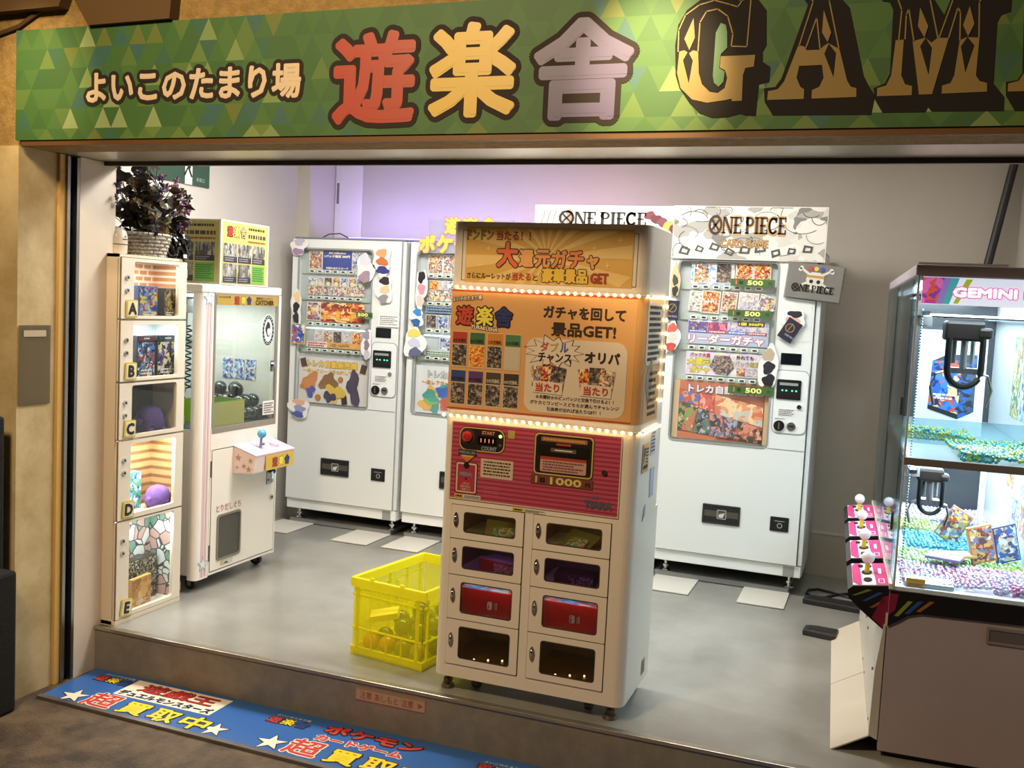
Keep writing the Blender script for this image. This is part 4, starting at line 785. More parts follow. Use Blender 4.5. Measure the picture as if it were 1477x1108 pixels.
# locker doors
ROW = [(.598, .723), (.460, .594), (.290, .456), (.115, .286)]
TINT = glass('#c2bdb0', 1.0); TINT2 = glass('#c4b6c4', 1.0)
for c, (u0, u1) in enumerate(((.052, .340), (.378, .668))):
    for r_, (v0, v1) in enumerate(ROW):
        w0, w1, z0, z1 = u0+.050, u1-.030, v0+.024, v1-.022
        f.ring('door_gap', rr(u0-.003, v0-.0025, u1+.003, v1+.0025, .002), rr(u0, v0, u1, v1, .002), .0006, mat('#5a5048', .6), .0012)
        dr = f.ring('locker_door', rr(u0, v0, u1, v1, .003), rr(w0, z0, w1, z1, .012), .006, CREAM, .008)
        f.ring('door_gasket', rr(w0, z0, w1, z1, .012), rr(w0+.004, z0+.004, w1-.004, z1-.004, .010), .0055, mat('#3b332c', .5), .006, par=dr)
        f.rect('door_pane', w0+.003, z0+.003, w1-.003, z1-.003, .003, TINT2 if r_ == 1 else TINT, .0015, par=dr, r=.01)
        hz = (v0+v1)/2+.008
        hd = B().prism([(p_[0], -.006, p_[1]) for p_ in circ(u0+.021, hz, .0095, 16, .028)], (0, 0, 0), (0, -.005, 0)).obj('door_handle', CHROME, dr)
        B().sph((u0+.021, -.014, hz+.004), .007, 8, 6, (1, .8, 1.8)).obj('handle_grip', CHROME, dr, smooth=True)

LINER = mat('#8a7c68', .7); GLIT = mat('#a8843c', .35, .5, noise=.8, nscale=260, h2='#3c2e14')
for (u0, u1) in ((.052, .340), (.378, .668)):
    for v0, v1 in ROW:
        B().box(u0+.001, .30, v0, u1-.001, .302, v1).box(u0+.0005, .012, v0, u0+.0025, .30, v1).box(u1-.0025, .012, v0, u1-.0005, .30, v1).obj('compartment_liner', LINER, GM)
    B().box(u0+.003, .012, .1155, u1-.003, .299, .124).obj('glitter_floor', GLIT, GM)
    for k in range(3): B().sph((u0+.10+k*.05, .04+.02*k, .127), .004, 8, 6).obj('floor_lamp_bead', mat('#ffe8b0', .3, emit=6), GM)
for (u0, u1) in ((.10, .30), (.425, .63)):
    for zt, cc, ee in ((.7225, '#fff0c8', 14), (.5935, '#e0b8ff', 12), (.4555, '#e8ecff', 40), (.2855, '#ffe0a0', 12)): B().box(u0, .012, zt-.0035, u1, .022, zt).obj('led_and_fill_strip', mat(cc, .3, emit=ee), GM)  # third row holds the LED; strips in other rows are added fill light
# legs and castors
for lx, ly in ((.045, .05), (.690, .05), (.045, .36), (.690, .36)):
    B().cyl((lx, ly, .002), (lx, ly, .014), .027, .022).cyl((lx, ly, .014), (lx, ly, .030), .010).cyl((lx, ly, .022), (lx, ly, .036), .018, n=6).cyl((lx, ly, .036), (lx, ly, .064), .009).obj('leg', mat('#6b6152', .4, .7), GM)
for lx in (.150, .60):
    k = B().cyl((lx-.012, .09, .030), (lx+.012, .09, .030), .028, n=18).obj('castor_wheel', mat('#3c3a38', .5), GM); B().box(lx-.016, .075, .045, lx+.016, .105, .064).cyl((lx-.016, .09, .03), (lx+.016, .09, .03), .008).obj('castor_fork', STEEL, k)
# side notices
q = fs.rect('side_notice', .075, .90, .175, 1.005, .002, mat('#c99a4a', .5), .0015); fs.rect('notice_face', .08, .905, .17, 1.0, .003, mat('#d6b06c', .5), .0008, par=q); fs.text('P', .105, .965, .028, .05, .004, mat('#34508c', .5), par=q, fat=.003); fs.lines(.128, .93, .165, .99, 5, .004, mat('#5a4a34', .5), par=q, seed=3); fs.lines(.09, .91, .16, .93, 1, .004, mat('#4a3c2c', .5), par=q, seed=3, fill=.7)
q = fs.rect('white_notice', .205, .95, .275, 1.05, .002, mat('#c9cbd6', .5), .0015); fs.lines(.212, .96, .268, 1.04, 6, .0032, mat('#6a6a78', .5), par=q, seed=4)
fs.poly('torn_sticker', [(.135, .715), (.175, .735), (.172, .775), (.15, .765)], .002, mat('#8c90a8', .5), .0015); fs.rect('grey_sticker', .225, .79, .29, .90, .002, mat('#aab0c8', .4), .0015)
q = fs.rect('rating_label', .28, .09, .33, .15, .002, mat('#b8ad90', .5), .0015); fs.lines(.285, .095, .325, .145, 5, .0032, mat('#6a6048', .5), par=q, seed=5)
# string lights: two strings of small warm bulbs
def string_lights(label, zf, zs, loc_rows):
    t = thing('string_lights', label, 'string lights', (-1.525, 3.37, 0), 0, 'warm string lights on the orange prize machine'); b = B(); m_ = B().sph((0, 0, 0), .0058, 8, 6).mesh('bulb', BULB, smooth=True)
    m_2 = B().cyl((0, 0, -.004), (0, 0, .004), .0075, n=8).mesh('bulb_socket', mat('#c8b48c', .5))
    for (p_) in loc_rows: o = place('bulb', m_, t, p_)
    bw = B().tube([(p_[0], p_[1]+.004, p_[2]+.002) for p_ in loc_rows], .0045, 6).obj('light_strip', mat('#d8cdb8', .4), t)
    return t
BULB = mat('#ffd898', .4, emit=14)
def fsag(u, z0, sag): return z0-sag*math.sin(math.pi*u)
def run(z0, zr, sag, n, k):
    P = []
    for i in range(n): q_ = i/(n-1); P.append((.004+q_*.715, -.010, z0+(zr-z0)*q_-sag*math.sin(math.pi*q_)))
    P.append((GW+.002, .015, zr))
    for i in range(k): P.append((GW+.010, .045+i*(.25/(k-1)), zr+.003*i/(k-1)))
    return P
string_lights('upper row of warm bulbs strung above the middle orange poster', 0, 0, run(1.536, 1.530, .004, 26, 14)+[(GW+.010, .30, 1.50-.05*i) for i in range(8)])
string_lights('lower row of warm bulbs strung between orange poster and pink panel', 0, 0, run(1.058, 1.052, -.002, 26, 14))
area('string_glow', (-1.15, 3.335, 1.535), .7, .55, (1, .72, .35), (math.radians(-90), 0, 0), .02)
area('string_glow', (-1.15, 3.335, 1.055), .7, .55, (1, .72, .35), (math.radians(-90), 0, 0), .02)
# prizes inside the locker doors
def gbox(name, label, cat, cx_, cy_, z, w, d, h, m, rz=0, group=None):
    t = thing(name, label, cat, (-1.525+cx_, 3.37+cy_, z), rz, group); B().box(-w/2, -d/2, 0, w/2, d/2, h).obj('box_body', m, t, .002); return t
for k, (cx_, nm) in enumerate(((.205, 'left'), (.530, 'right'))):
    t = gbox('console_box', 'red game console box behind the %s door of the third locker row' % nm, 'box', cx_-.007, .085, .2905, .24, .08, .108, mat('#a81c1c', .35), 0, 'red console boxes in the prize machine')
    ff = Face(t, (0, -.0405, 0), X, Z); WL = mat('#e8d8d4', .4)
    ff.ring('logo_frame', rr(-.004, .038, .016, .068, .006), rr(-.001, .041, .013, .065, .004), .001, WL, .0006); ff.rect('logo_bar', .005, .039, .0085, .067, .0012, WL, .0006); ff.rect('logo_half', .0085, .039, .015, .067, .001, WL, .0006); ff.poly('logo_dot', circ(.0025, .058, .0028, 8), .0014, WL, .0006)
    ff.text('NINTENDO', .026, .053, .026, .0055, .001, WL, rot=90); ff.text('SWITCH', .033, .053, .026, .006, .001, WL, rot=90, fat=.0004)
    fb = Face(t, (0, 0, .1082), X, Yv); fb.rect('box_picture', -.115, -.036, .115, .036, .001, art(['#3c8ce0', '#c8d4e4', '#8a9cc0', '#e05048'], 18, .3, k), .001)
t = gbox('gift_box', 'small red and patterned box behind the left door of the second locker row', 'box', .235, .09, .4605, .16, .10, .055, mat('#9c3426', .4), math.radians(-14)); Face(t, (0, -.0505, 0), X, Z).rect('patterned_side', -.01, .004, .076, .05, .001, art(['#c8a080', '#7c4a34', '#e0c8a8'], 120, .4), .001)
Face(t, (0, 0, .0552), X, Yv).rect('box_top', -.076, -.046, .076, .046, .001, mat('#8c7c84', .3), .001)
t = gbox('figure_box', 'dark box with glints behind the right door of the second locker row', 'box', .52, .10, .4605, .15, .09, .045, mat('#382230', .3), .1); Face(t, (0, -.0455, 0), X, Z).rect('box_print', -.02, .004, .07, .04, .001, art(['#584048', '#2c1c28', '#8a7c80'], 90, .2), .001)
for k, (cx_, nm) in enumerate(((.215, 'left'), (.52, 'right'))):
    t = thing('card_sleeve', 'olive card sleeve lying behind the %s door of the top locker row' % nm, 'card', (-1.525+cx_, 3.37+.10, .5985), .3*(1-2*k), 'card sleeves in the prize machine'); B().prism([(-.06, -.04, .0), (.07, -.05, 0), (.07, .05, .04), (-.06, .05, .05)], (0, 0, 0), (0, 0, .004)).obj('sleeve', mat('#8a8452', .3), t); Face(t, (.01, -.052, .004), X, (0, .86, .5)).rect('sleeve_print', -.04, .01, .04, .06, .002, art(PAL['green'], 60, .3, k), .001)
# ================================================================== display locker (left)
LK = thing('display_locker', 'tall narrow ivory display locker with five lettered glass doors', 'locker', (-3.04, 3.355, 0), math.radians(90))
LW, LD = .425, .19
IV = mat('#d8cbb6', .45); IV2 = mat('#ddd3c2', .42)
B().box(0, .02, 0, .012, LD, 1.612).box(LW-.012, .02, 0, LW, LD, 1.612).box(0, LD-.012, 0, LW, LD, 1.612).box(0, .02, 1.598, LW, LD, 1.612).obj('cabinet', IV, LK)
f = Face(LK, (0, 0, 0), X, Z)
CELL = [(1.336, 1.598), (1.066, 1.330), (.815, 1.060), (.460, .809), (.022, .454)]
box('bottom_plinth', IV, 0, .0, 0, LW, LD, .020, LK, .002)
for z in (1.333, 1.063, .812, .457): box('shelf', IV2, .012, .022, z-.003, LW-.012, LD-.012, z+.003, LK)
BACKS = [brick('#c08a64', '#b07a58', '#d8d0c4', 9), wave('#d8dcdc', '#a8b4b8', 22, 'X', .5), mat('#26241f', .4), wave('#b89468', '#7c5a38', 8, 'Z', .6), cobble('#c8ccc4', '#6c8c7c', '#b89488', '#3a3f3c', 21)]
WZ = [(1.350, 1.583), (1.082, 1.312), (.832, 1.048), (.482, .792), (.042, .446)]
for i, ((z0, z1), (a, b_), ch) in enumerate(zip(CELL, WZ, 'ABCDE')):
    box('back_panel', BACKS[i], .012, LD-.016, z0, LW-.012, LD-.012, z1, LK)
    if i != 2:
        box('side_panel', BACKS[i], .012, .03, z0, .014, LD-.016, z1, LK); box('side_panel', BACKS[i], LW-.014, .03, z0, LW-.012, LD-.016, z1, LK)
    d = f.ring('locker_door', rr(.004, z0+.001, LW-.004, z1-.001, .003), rr(.078, a, .368, b_, .012), .0, IV2, .018)
    f.rect('door_pane', .076, a-.002, .370, b_+.002, -.008, glass('#f4f7f5', .8), .002, par=d)
    f.ring('door_seam', rr(.000, z0-.002, LW, z1+.002, .003), rr(.004, z0+.001, LW-.004, z1-.001, .003), -.003, mat('#6e6455', .6), .004, par=d)
    for kz in (z1-.085, z1-.140): 
        k = f.poly('key_lock', circ(.036, kz, .011, 14), .006, CHROME, .006, par=d); 
        f.poly('keyhole', circ(.037, kz, .005, 10), .0075, DARK, .002, par=d)
    for hz in (z0+.05, z1-.05): f.rect('hinge', LW-.004, hz-.02, LW+.003, hz+.02, .0, mat('#8f8574', .4, .5), .012, par=d)
    tz = z0+.045; r_ = [0, -3, -3, -4, -8][i]
    tg = f.rect('letter_tag', .030, tz-.038, .098, tz+.038, .006, mat('#c9b548', .5), .004, par=d, r=.006, rot=r_); f.rect('tag_face', .036, tz-.032, .092, tz+.032, .0072, mat('#ddd2ae', .5), .001, par=d, r=.004, rot=r_)
    f.text(ch, .064, tz, None, .046, .0084, mat('#26201a', .5), par=d, fat=.0035, rot=r_, name='letter')
lit = {0: (.5, '#fff0dc'), 1: (1.1, '#e4f2ff'), 2: (.12, '#ffffff'), 3: (1.5, '#fff2e2'), 4: (.8, '#f4f8ff')}
for i, (e, c) in lit.items():
    z1 = CELL[i][1]-.008; s_ = box('led_strip', mat(c, .4, emit=6 if e > .4 else 1), .04, .035, z1-.004, LW-.04, .045, z1, LK)
    if e > .2: area('locker_led_light', (-3.04-.05, 3.355+LW/2, z1-.008), .30, e*2.2, lin(c)[:3], (0, 0, math.radians(90)), .03)
def lp(lx, ly, z): return (-3.04-ly, 3.355+lx, z)
def ltag(name, label, cat, lx, ly, z, rz=0): return thing(name, label, cat, lp(lx, ly, z), math.radians(90)+rz)
def pack(name, label, lx, ly, z, w, d, h, cols, hang=False, rz=0, base='#20242c', scale=30, seed=0):
    t = ltag(name, label, 'box' if not hang else 'pack', lx, ly, z, rz); B().box(-w/2, -d/2, 0, w/2, d/2, h).obj('pack_body', mat(base, .3), t, .002)
    ff = Face(t, (0, -d/2-.0005, 0), X, Z); ff.rect('pack_print', -w/2+.005, .005, w/2-.005, h-(.03 if hang else .005), .001, art(cols, scale, .25, seed), .001)
    if hang: ff.rect('pack_heading', -w/2+.005, h-.025, w/2-.005, h-.005, .0012, mat('#5a1c2c' if seed % 2 else '#2c3440', .3), .001); ff.rect('hang_hole', -.02, h-.016, .02, h-.010, .0022, mat('#c8c8c8', .4), .001)
    ff.lines(-w*.3, h*.10, w*.3, h*.24, 2, .0022, mat('#d8d4cc', .4), seed=seed+2)
    return t
pack('card_box', 'blue trading card box on the left in locker compartment A', .195, .045, 1.3365, .105, .05, .145, ['#2c4c9c', '#6a88c8', '#d8c850', '#9cb0d8', '#a84848'], rz=-.15, base='#3c5ca8', seed=1)
pack('card_box', 'dark gold trading card box on the right in locker compartment A', .335, .05, 1.3365, .105, .05, .14, ['#4a3c28', '#7c6438', '#2c2c34', '#a88c50'], rz=.18, base='#3a3428', seed=2)
pack('card_pack', 'black and blue hanging card pack on the left in locker compartment B', .200, .05, 1.0665, .13, .03, .195, ['#1c2c4c', '#3c70a8', '#8c3c44', '#1c1c28', '#c8c8d0'], True, .1, seed=3)
pack('card_pack', 'black and purple hanging card pack on the right in locker compartment B', .342, .05, 1.0665, .13, .03, .195, ['#2c2038', '#5a4880', '#d8c888', '#1c1c28', '#b8a8c0'], True, -.05, seed=4)
def plush(label, lx, ly, z, r, col, seed):
    t = ltag('plush_toy', label, 'plush toy', lx, ly, z)
    b = B().lathe([(.3*r, 0), (.75*r, .05*r), (.98*r, .45*r), (1.0*r, .8*r), (.85*r, 1.25*r), (.55*r, 1.55*r), (.18*r, 1.68*r), (.02*r, 1.70*r)], n=20, sc=(1.1, .8)).obj('plush_body', mat(col, .9, bump=.8), t, smooth=True)
    for sx in (-1, 1): B().sph((sx*.55*r, -.45*r, .18*r), .30*r, 12, 8, (1.1, 1, .7)).obj('plush_foot', mat(col, .9, bump=.8), t, smooth=True)
    for sx in (-1, 1): B().sph((sx*1.05*r, -.1*r, .75*r), .26*r, 12, 8, (1, .9, .8)).obj('plush_arm', mat(col, .9, bump=.8), t, smooth=True)
    return t
plush('dark purple plush toy sitting in the dark locker compartment C', .290, .085, .8155, .072, '#4c3276', 1)
pack('pale_box', 'pale coloured card box at the left edge of locker compartment C', .150, .12, .8155, .05, .06, .13, PAL['pale'], base='#c8c8c0', seed=7)
pack('card_box', 'sky blue card box standing behind the plush in locker compartment D', .200, .145, .4605, .17, .05, .17, ['#3c8cc8', '#7cb8dc', '#5ca870', '#c8e0ec', '#2c64a8'], base='#4c98cc', seed=8)
plush('violet plush toy sitting in the brightly lit locker compartment D', .335, .070, .4605, .062, '#7a5cb0', 2)
pack('card_box', 'dark patterned box at the back in locker compartment E', .290, .135, .0225, .20, .05, .20, ['#3c3428', '#7c6c48', '#24241c', '#a8a090'], base='#2c281c', scale=60, seed=9)
pack('card_envelope', 'orange gold card envelope leaning in locker compartment E', .225, .065, .0225, .14, .02, .135, ['#d8a45c', '#c8863c', '#e0b878', '#a86c30'], base='#d09c54', scale=14, rz=.1, seed=10)

# --- on top of the locker
t = thing('camera_dome', 'small white rounded device standing on the front corner of the locker', 'device', lp(.075, .09, 1.612))
B().lathe([(.036, 0), (.040, .006), (.041, .045), (.041, .075), (.035, .098), (.022, .112), (.004, .116)], n=24).obj('device_shell', mat('#e2d6c4', .3, coat=.3), t, smooth=True)
B().lathe([(.0415, .040), (.0418, .042), (.0415, .044)], n=24).obj('device_seam', mat('#5c5448', .5), t)
B().box(.036, -.012, .062, .0418, .012, .066).box(.036, -.003, .072, .0418, .003, .078).obj('device_mark', mat('#4a443c', .5), t)
FB = thing('flower_basket', 'grey wicker basket of dried purple and brown artificial flowers on the locker', 'flower basket', lp(.255, .12, 1.612))
WK = mat('#b8ad9c', .7, noise=.4, nscale=60)
bb = B()
for k in range(7):
    z = .004+k*.0155; rr0 = .088+.022*k/6
    for i in range(24):
        a0 = 2*math.pi*i/24; a1 = 2*math.pi*(i+1)/24; o = .003*(1 if (i+k) % 2 else -1)
        bb.tube([((rr0-o)*math.cos(a0)*1.25, (rr0-o)*math.sin(a0), z), ((rr0+o)*math.cos((a0+a1)/2)*1.25, (rr0+o)*math.sin((a0+a1)/2), z), ((rr0-o)*math.cos(a1)*1.25, (rr0-o)*math.sin(a1), z)], .0075, 5)
FB.rotation_euler.z = math.radians(90)
bb.obj('basket_weave', WK, FB)
B().lathe([(.08, 0), (.083, .004), (.10, .10), (.085, .10), (.07, .01)], n=20, sc=(1.22, .98)).obj('basket_shell', mat('#8a7f6c', .8), FB, smooth=True)
R = random.Random(11)
LEAFM = [mat('#2a2416', .7), mat('#363219', .7), mat('#1e1910', .7), mat('#423a20', .7)]
FLM = [mat('#3e2450', .7), mat('#563858', .7), mat('#744a64', .7), mat('#2c1a40', .7), mat('#6a5424', .7), mat('#20140f', .8), mat('#84606e', .7)]
def leafmesh(m): 
    L = .06; V = [(0, 0, 0), (.018, .018, .004), (.020, .036, .002), (0, .060, -.006), (-.020, .036, .002), (-.018, .018, .004), (0, .03, -.004)]
    return B().add(V, [(0, 1, 6), (1, 2, 6), (2, 3, 6), (3, 4, 6), (4, 5, 6), (5, 0, 6)]).mesh('leaf', m)
LM = [leafmesh(m) for m in LEAFM]
def flowermesh(m, n=6, r=.022):
    b = B()
    for ring_, (rad, zz, k) in enumerate(((r, 0, n), (r*.65, .008, n-1))):
        for i in range(k):
            a = 2*math.pi*(i+.5*ring_)/k; c, s = math.cos(a), math.sin(a); w = rad*.55
            b.add([(0, 0, 0), (c*rad*.6-s*w*.5, s*rad*.6+c*w*.5, zz+.008), (c*rad, s*rad, zz+.004), (c*rad*.6+s*w*.5, s*rad*.6-c*w*.5, zz+.008)], [(0, 1, 2, 3)])
    return b.sph((0, 0, .006), r*.25, 6, 4).mesh('flower', m)
FMs = [flowermesh(m) for m in FLM]
stem = B(); spots = []
for i in range(58):
    a = R.uniform(0, 2*math.pi); sp2 = R.uniform(.1, 1); H = R.uniform(.10, .37)*(1.1-.45*sp2); ex = math.cos(a)*sp2*.26; ey = math.sin(a)*sp2*.15
    if ey > .10: ey = .10
    b0 = Vector((math.cos(a)*.05, math.sin(a)*.04, .08)); tip = Vector((ex, ey, .10+H)); mid = (b0+tip)/2+Vector((0, 0, .05))
    pts = [b0*(1-q)**2+mid*2*q*(1-q)+tip*q*q for q in (0, .25, .5, .75, 1)]; stem.tube(pts, .0018, 4); spots.append((tip, pts, i))
for i, (ex, ey, H) in enumerate(((.20, -.03, .16), (.23, -.05, .12), (.25, -.02, .20), (.21, -.06, .06), (.17, -.05, .26), (.27, -.03, .15))):
    b0 = Vector((.04, 0, .08)); tip = Vector((ex, ey, .10+H)); mid = (b0+tip)/2+Vector((0, 0, .05)); pts = [b0*(1-q)**2+mid*2*q*(1-q)+tip*q*q for q in (0, .25, .5, .75, 1)]; stem.tube(pts, .0018, 4); spots.append((tip, pts, 100+i*4))
stem.obj('stems', mat('#3a3220', .8), FB)
for tip, pts, i in spots:
    q = place('flower', FMs[R.choice([0, 1, 2, 3, 4, 4, 5, 5, 6, 0] if i < 100 else [2, 6, 1])], FB, tip); s = R.uniform(.8, 1.5); q.scale = (s, s, s); q.rotation_euler = (R.uniform(-1.2, 1.2), R.uniform(-1.2, 1.2), R.uniform(0, 6))
    if i % 4 == 0:
        for k in range(3): q = place('flower', FMs[R.choice([0, 1, 2, 3] if i < 100 else [2, 6, 1, 2])], FB, pts[4]-Vector((R.uniform(-.02, .02), R.uniform(-.01, .01), .025*(k+1)))); q.scale = (.8, .8, .8); q.rotation_euler = (R.uniform(-1.5, 1.5), R.uniform(-1.5, 1.5), 0)
    for k in range(4 if i < 100 else 1):
        p_ = pts[R.choice([1, 2, 3, 3])]; q = place('leaf', R.choice(LM), FB, p_+Vector((R.uniform(-.015, .015), R.uniform(-.015, .015), max(R.uniform(-.02, .02), .09-p_.z)))); s = R.uniform(.7, 1.5); q.scale = (s, s, s); q.rotation_euler = (R.uniform(-1, 1.2), R.uniform(-1, 1), R.uniform(0, 6.28))
t = thing('plastic_bag', 'crumpled glossy black plastic bag beside the flower basket', 'bag', lp(.43, .06, 1.612), math.radians(90))
bm = bmesh.new(); bmesh.ops.create_icosphere(bm, subdivisions=4, radius=1); R2 = random.Random(4)
for v in bm.verts:
    c = v.co.copy(); w = .14*math.sin(7*c.x+3*c.z+1)*math.cos(6*c.y-4*c.z)+.07*math.sin(15*c.x-11*c.y+9*c.z); c *= 1+w
    v.co = Vector((c.x*.062, c.y*.05, max(c.z, -.72)*.075+.055))
me = bpy.data.meshes.new('bag_film'); bm.to_mesh(me); bm.free(); me.materials.append(mat('#0b0b0b', .12, coat=.6)); place('bag_film', me, t)
B().box(-.030, -.056, .006, -.008, -.052, .022).obj('white_tag', mat('#e8e4dc', .5), t)
# exit sign on the left wall
t = thing('exit_sign', 'green and white emergency exit sign on the left wall behind the flowers', 'sign', (-3.658, 4.20, 2.05))
f = Face(t, (0, 0, 0), Yv, Z); f.rect('sign_plate', .0, 0, .51, .20, .006, mat('#2c4a38', .5), .006)
f.rect('white_door', .30, 0, .36, .20, .0075, mat('#d8d4cc', .5), .0015); f.text('非常口', .43, .035, .07, .022, .0075, mat('#a8b8ac', .5))
f.polys('running_figure', [circ(.325, .165, .014, 10), [(.315, .15), (.335, .15), (.345, .09), (.32, .085)], [(.335, .145), (.36, .11), (.355, .105), (.33, .13)], [(.32, .09), (.335, .09), (.36, .045), (.35, .04)], [(.325, .09), (.315, .09), (.29, .05), (.30, .045)]], .009, mat('#1c1c1c', .5), .0012)

# ================================================================== left crane game
CG = thing('crane_game', 'white crane game cabinet with pink stripes and stars beside the locker', 'crane game', (-3.05, 3.90, 0), math.radians(90))
CW, CD = .665, .56; PW = mat('#e4ddd2', .4)
f = Face(CG, (0, 0, 0), X, Z); fn = Face(CG, (0, 0, 0), (0, -1, 0), Z)      # fn: near side, u runs towards the front
B().box(.012, .012, .075, CW-.012, CD, .80).obj('cabinet', PW, CG, .006)
box('top_cap', PW, .0, .0, 1.462, CW, CD, 1.505, CG, .008)
CGX = .095
# rounded striped corner column
def column(x0, flip):
    pts = [(0, .03, 0)]+[( .03-.03*math.cos(math.radians(q)), .03-.03*math.sin(math.radians(q)), 0) for q in range(15, 91, 15)]+[(CGX, 0, 0), (CGX, .03, 0), (.04, .05, 0), (.0, .05, 0)]
    return pts
B().prism(column(0, 0), (0, 0, .06), (0, 0, 1.462)).obj('corner_column', mat('#eae6e2', .4), CG)
for i, (u, c, w) in enumerate(((.036, '#d8b0b0', .005), (.046, '#c88c8c', .004), (.055, '#e0c0c0', .006), (.066, '#c07c80', .004), (.075, '#dcb4b4', .004))): f.rect('pink_stripe', u, .07, u+w, 1.455, .001, mat(c, .4), .001)
for z in (1.435, .135):
    s_ = f.poly('star_sticker', star(.052, z, .042, .018), .0022, mat('#9ab4c4', .4), .001); f.poly('star_inner', star(.052, z, .029, .013), .003, mat('#e4dcd8', .4), .0006, par=s_)
B().box(CW-.035, 0, .06, CW, .04, 1.462).obj('corner_post', PW, CG, .004); B().box(0, CD-.03, .06, .03, CD, 1.462).obj('corner_post', PW, CG, .004); B().box(CW-.03, CD-.03, .06, CW, CD, 1.462).obj('corner_post', PW, CG, .004)
f.ring('window_frame', [(CGX, .775), (CW-.03, .775), (CW-.03, 1.465), (CGX, 1.465)], [(CGX+.012, .805), (CW-.045, .805), (CW-.045, 1.455), (CGX+.012, 1.455)], .004, mat('#8f877a', .4, .3), .012)
f.rect('front_glass', CGX+.008, .80, CW-.04, 1.458, -.004, glass('#eef4f2', .9), .003)
fn.rect('side_glass', -CD+.02, .80, -.04, 1.46, -.006, glass('#e8f2f4', .9), .003)
box('back_panel', mat('#dad8cc', .4), .02, CD-.022, .80, CW-.02, CD-.012, 1.462, CG); box('far_panel', mat('#d6d4c8', .35), CW-.022, .03, .80, CW-.014, CD-.02, 1.462, CG)
box('play_field', mat('#3a3a3c', .5), .02, .02, .795, CW-.02, CD-.02, .803, CG)
lb_ = f.rect('header_label', CGX+.012, 1.408, CW-.045, 1.456, .006, mat('#a8883c', .4), .002)
for ch, u, c in (('遊', .265, '#a8342c'), ('楽', .315, '#d8c83c'), ('舎', .365, '#2c3870')): f.text(ch, u, 1.432, .038, .038, .0076, mat(c, .4), par=lb_, fat=.001, out=(DARK, .002))
f.text('CATCHER', .50, 1.424, .16, .022, .0076, mat('#3a2c14', .4), par=lb_, fat=.0018); f.text('遊楽舎キャッチャー', .50, 1.446, .15, .011, .0076, mat('#3a2c14', .4), par=lb_, fat=.0004); f.text('よいこのたまり場', .165, 1.447, .09, .010, .0076, mat('#3a2c14', .4), par=lb_, fat=.0003)
bg = f.poly('oval_badge', circ(.545, 1.28, .055, 22, .085), .002, mat('#e4e8e4', .4), .002); f.ring('badge_ring', circ(.545, 1.28, .051, 30, .080), circ(.545, 1.28, .037, 30, .062), .003, mat('#26302c', .4), .001, par=bg); f.poly('badge_centre', blob(.543, 1.285, .044, .075, 5, 10, .12), .003, mat('#2e2a28', .4), .001, par=bg); f.poly('badge_patch', blob(.548, 1.272, .026, .042, 8, 10, .1), .0038, mat('#dad6cc', .4), .0006, par=bg)
f.polys('badge_ring_mark', [circ(.545+.044*math.cos(q_/20*6.283), 1.28+.071*math.sin(q_/20*6.283), .0028, 6, .004) for q_ in range(20)], .0038, mat('#e4e8e4', .4), .0006, par=bg)
lk = f.rect('glass_lock', .58, 1.06, .60, 1.12, .008, STEEL, .010); B().cyl((.585, -.008, 1.10), (.585, -.022, 1.10), .012, n=12).obj('lock_barrel', CHROME, lk)
q = f.rect('notice_sticker', .515, .832, .615, .905, .004, mat('#e0d8d4', .5), .002); f.lines(.522, .838, .608, .898, 5, .0052, mat('#5a5450', .5), par=q, seed=4)
# lower front
f.rect('front_door', .105, .085, .64, .69, .0045, PW, .006); f.ring('door_seam', rr(.100, .080, .645, .695, .004), rr(.104, .084, .641, .691, .003), .003, mat('#6e675c', .6), .003)
box('lower_panel', PW, .09, -.003, .068, CW-.03, .02, .80, CG)
f.ring('prize_chute_frame', rr(.150, .128, .345, .362, .02), rr(.160, .138, .335, .352, .015), .010, mat('#7c7468', .4), .016); f.rect('prize_chute_flap', .158, .136, .337, .354, .0048, mat('#4c4a42', .25), .004)
f.text('とりだしぐち', .245, .392, .20, .034, .0056, mat('#b87c74', .5), fat=.0012)
q = f.rect('chute_label', .185, .098, .285, .12, .006, mat('#c8c4b8', .5), .001); f.rect('chute_label_mark', .188, .10, .205, .118, .007, mat('#c8b038', .5), .001, par=q); f.poly('chute_label_mark', [(.21, .104), (.235, .112), (.25, .102)], .007, DARK, .001, par=q)
for z in (.60, .18): f.rect('door_hinge', .092, z-.04, .100, z+.04, .006, mat('#3c3834', .5), .006)
jb = B().prism([(.27, 0, .555), (.27, -.13, .565), (.27, -.14, .655), (.27, 0, .695)], (0, 0, 0), (.345, 0, 0)).obj('control_box', mat('#dcc8c4', .4), CG, .004)
fj = Face(CG, (0, -.14, 0), X, Z)
tp = B().prism([(.268, -.143, .654), (.268, 0, .697), (.268, 0, .701), (.268, -.143, .659)], (0, 0, 0), (.349, 0, 0)).obj('control_top', mat('#e0b0c8', .4), CG)
cl = fj.rect('control_label', .355, .572, .605, .648, .003, mat('#c9a83c', .4), .003); 
for ch, u, c in (('遊', .435, '#a8342c'), ('楽', .49, '#e8d84c'), ('舎', .545, '#2c3870')): fj.text(ch, u, .608, .042, .045, .0045, mat(c, .4), par=cl, fat=.002, out=(DARK, .002))
fjn = Face(CG, (.27, 0, 0), (0, -1, 0), Z)
for (u, z, r) in ((.035, .64, .020), (.07, .60, .014), (.11, .63, .016), (.10, .585, .018), (.03, .59, .010)): fjn.poly('star_sticker', star(u, z, r), .002, mat('#b88078', .4), .001)
B().cyl((.40, -.075, .675), (.40, -.08, .735), .007, n=10).obj('joystick_shaft', mat('#5a8ca8', .4), CG); B().sph((.40, -.082, .752), .024, 16, 10).obj('joystick_ball', mat('#4c9cc4', .3, coat=.4), CG, smooth=True)
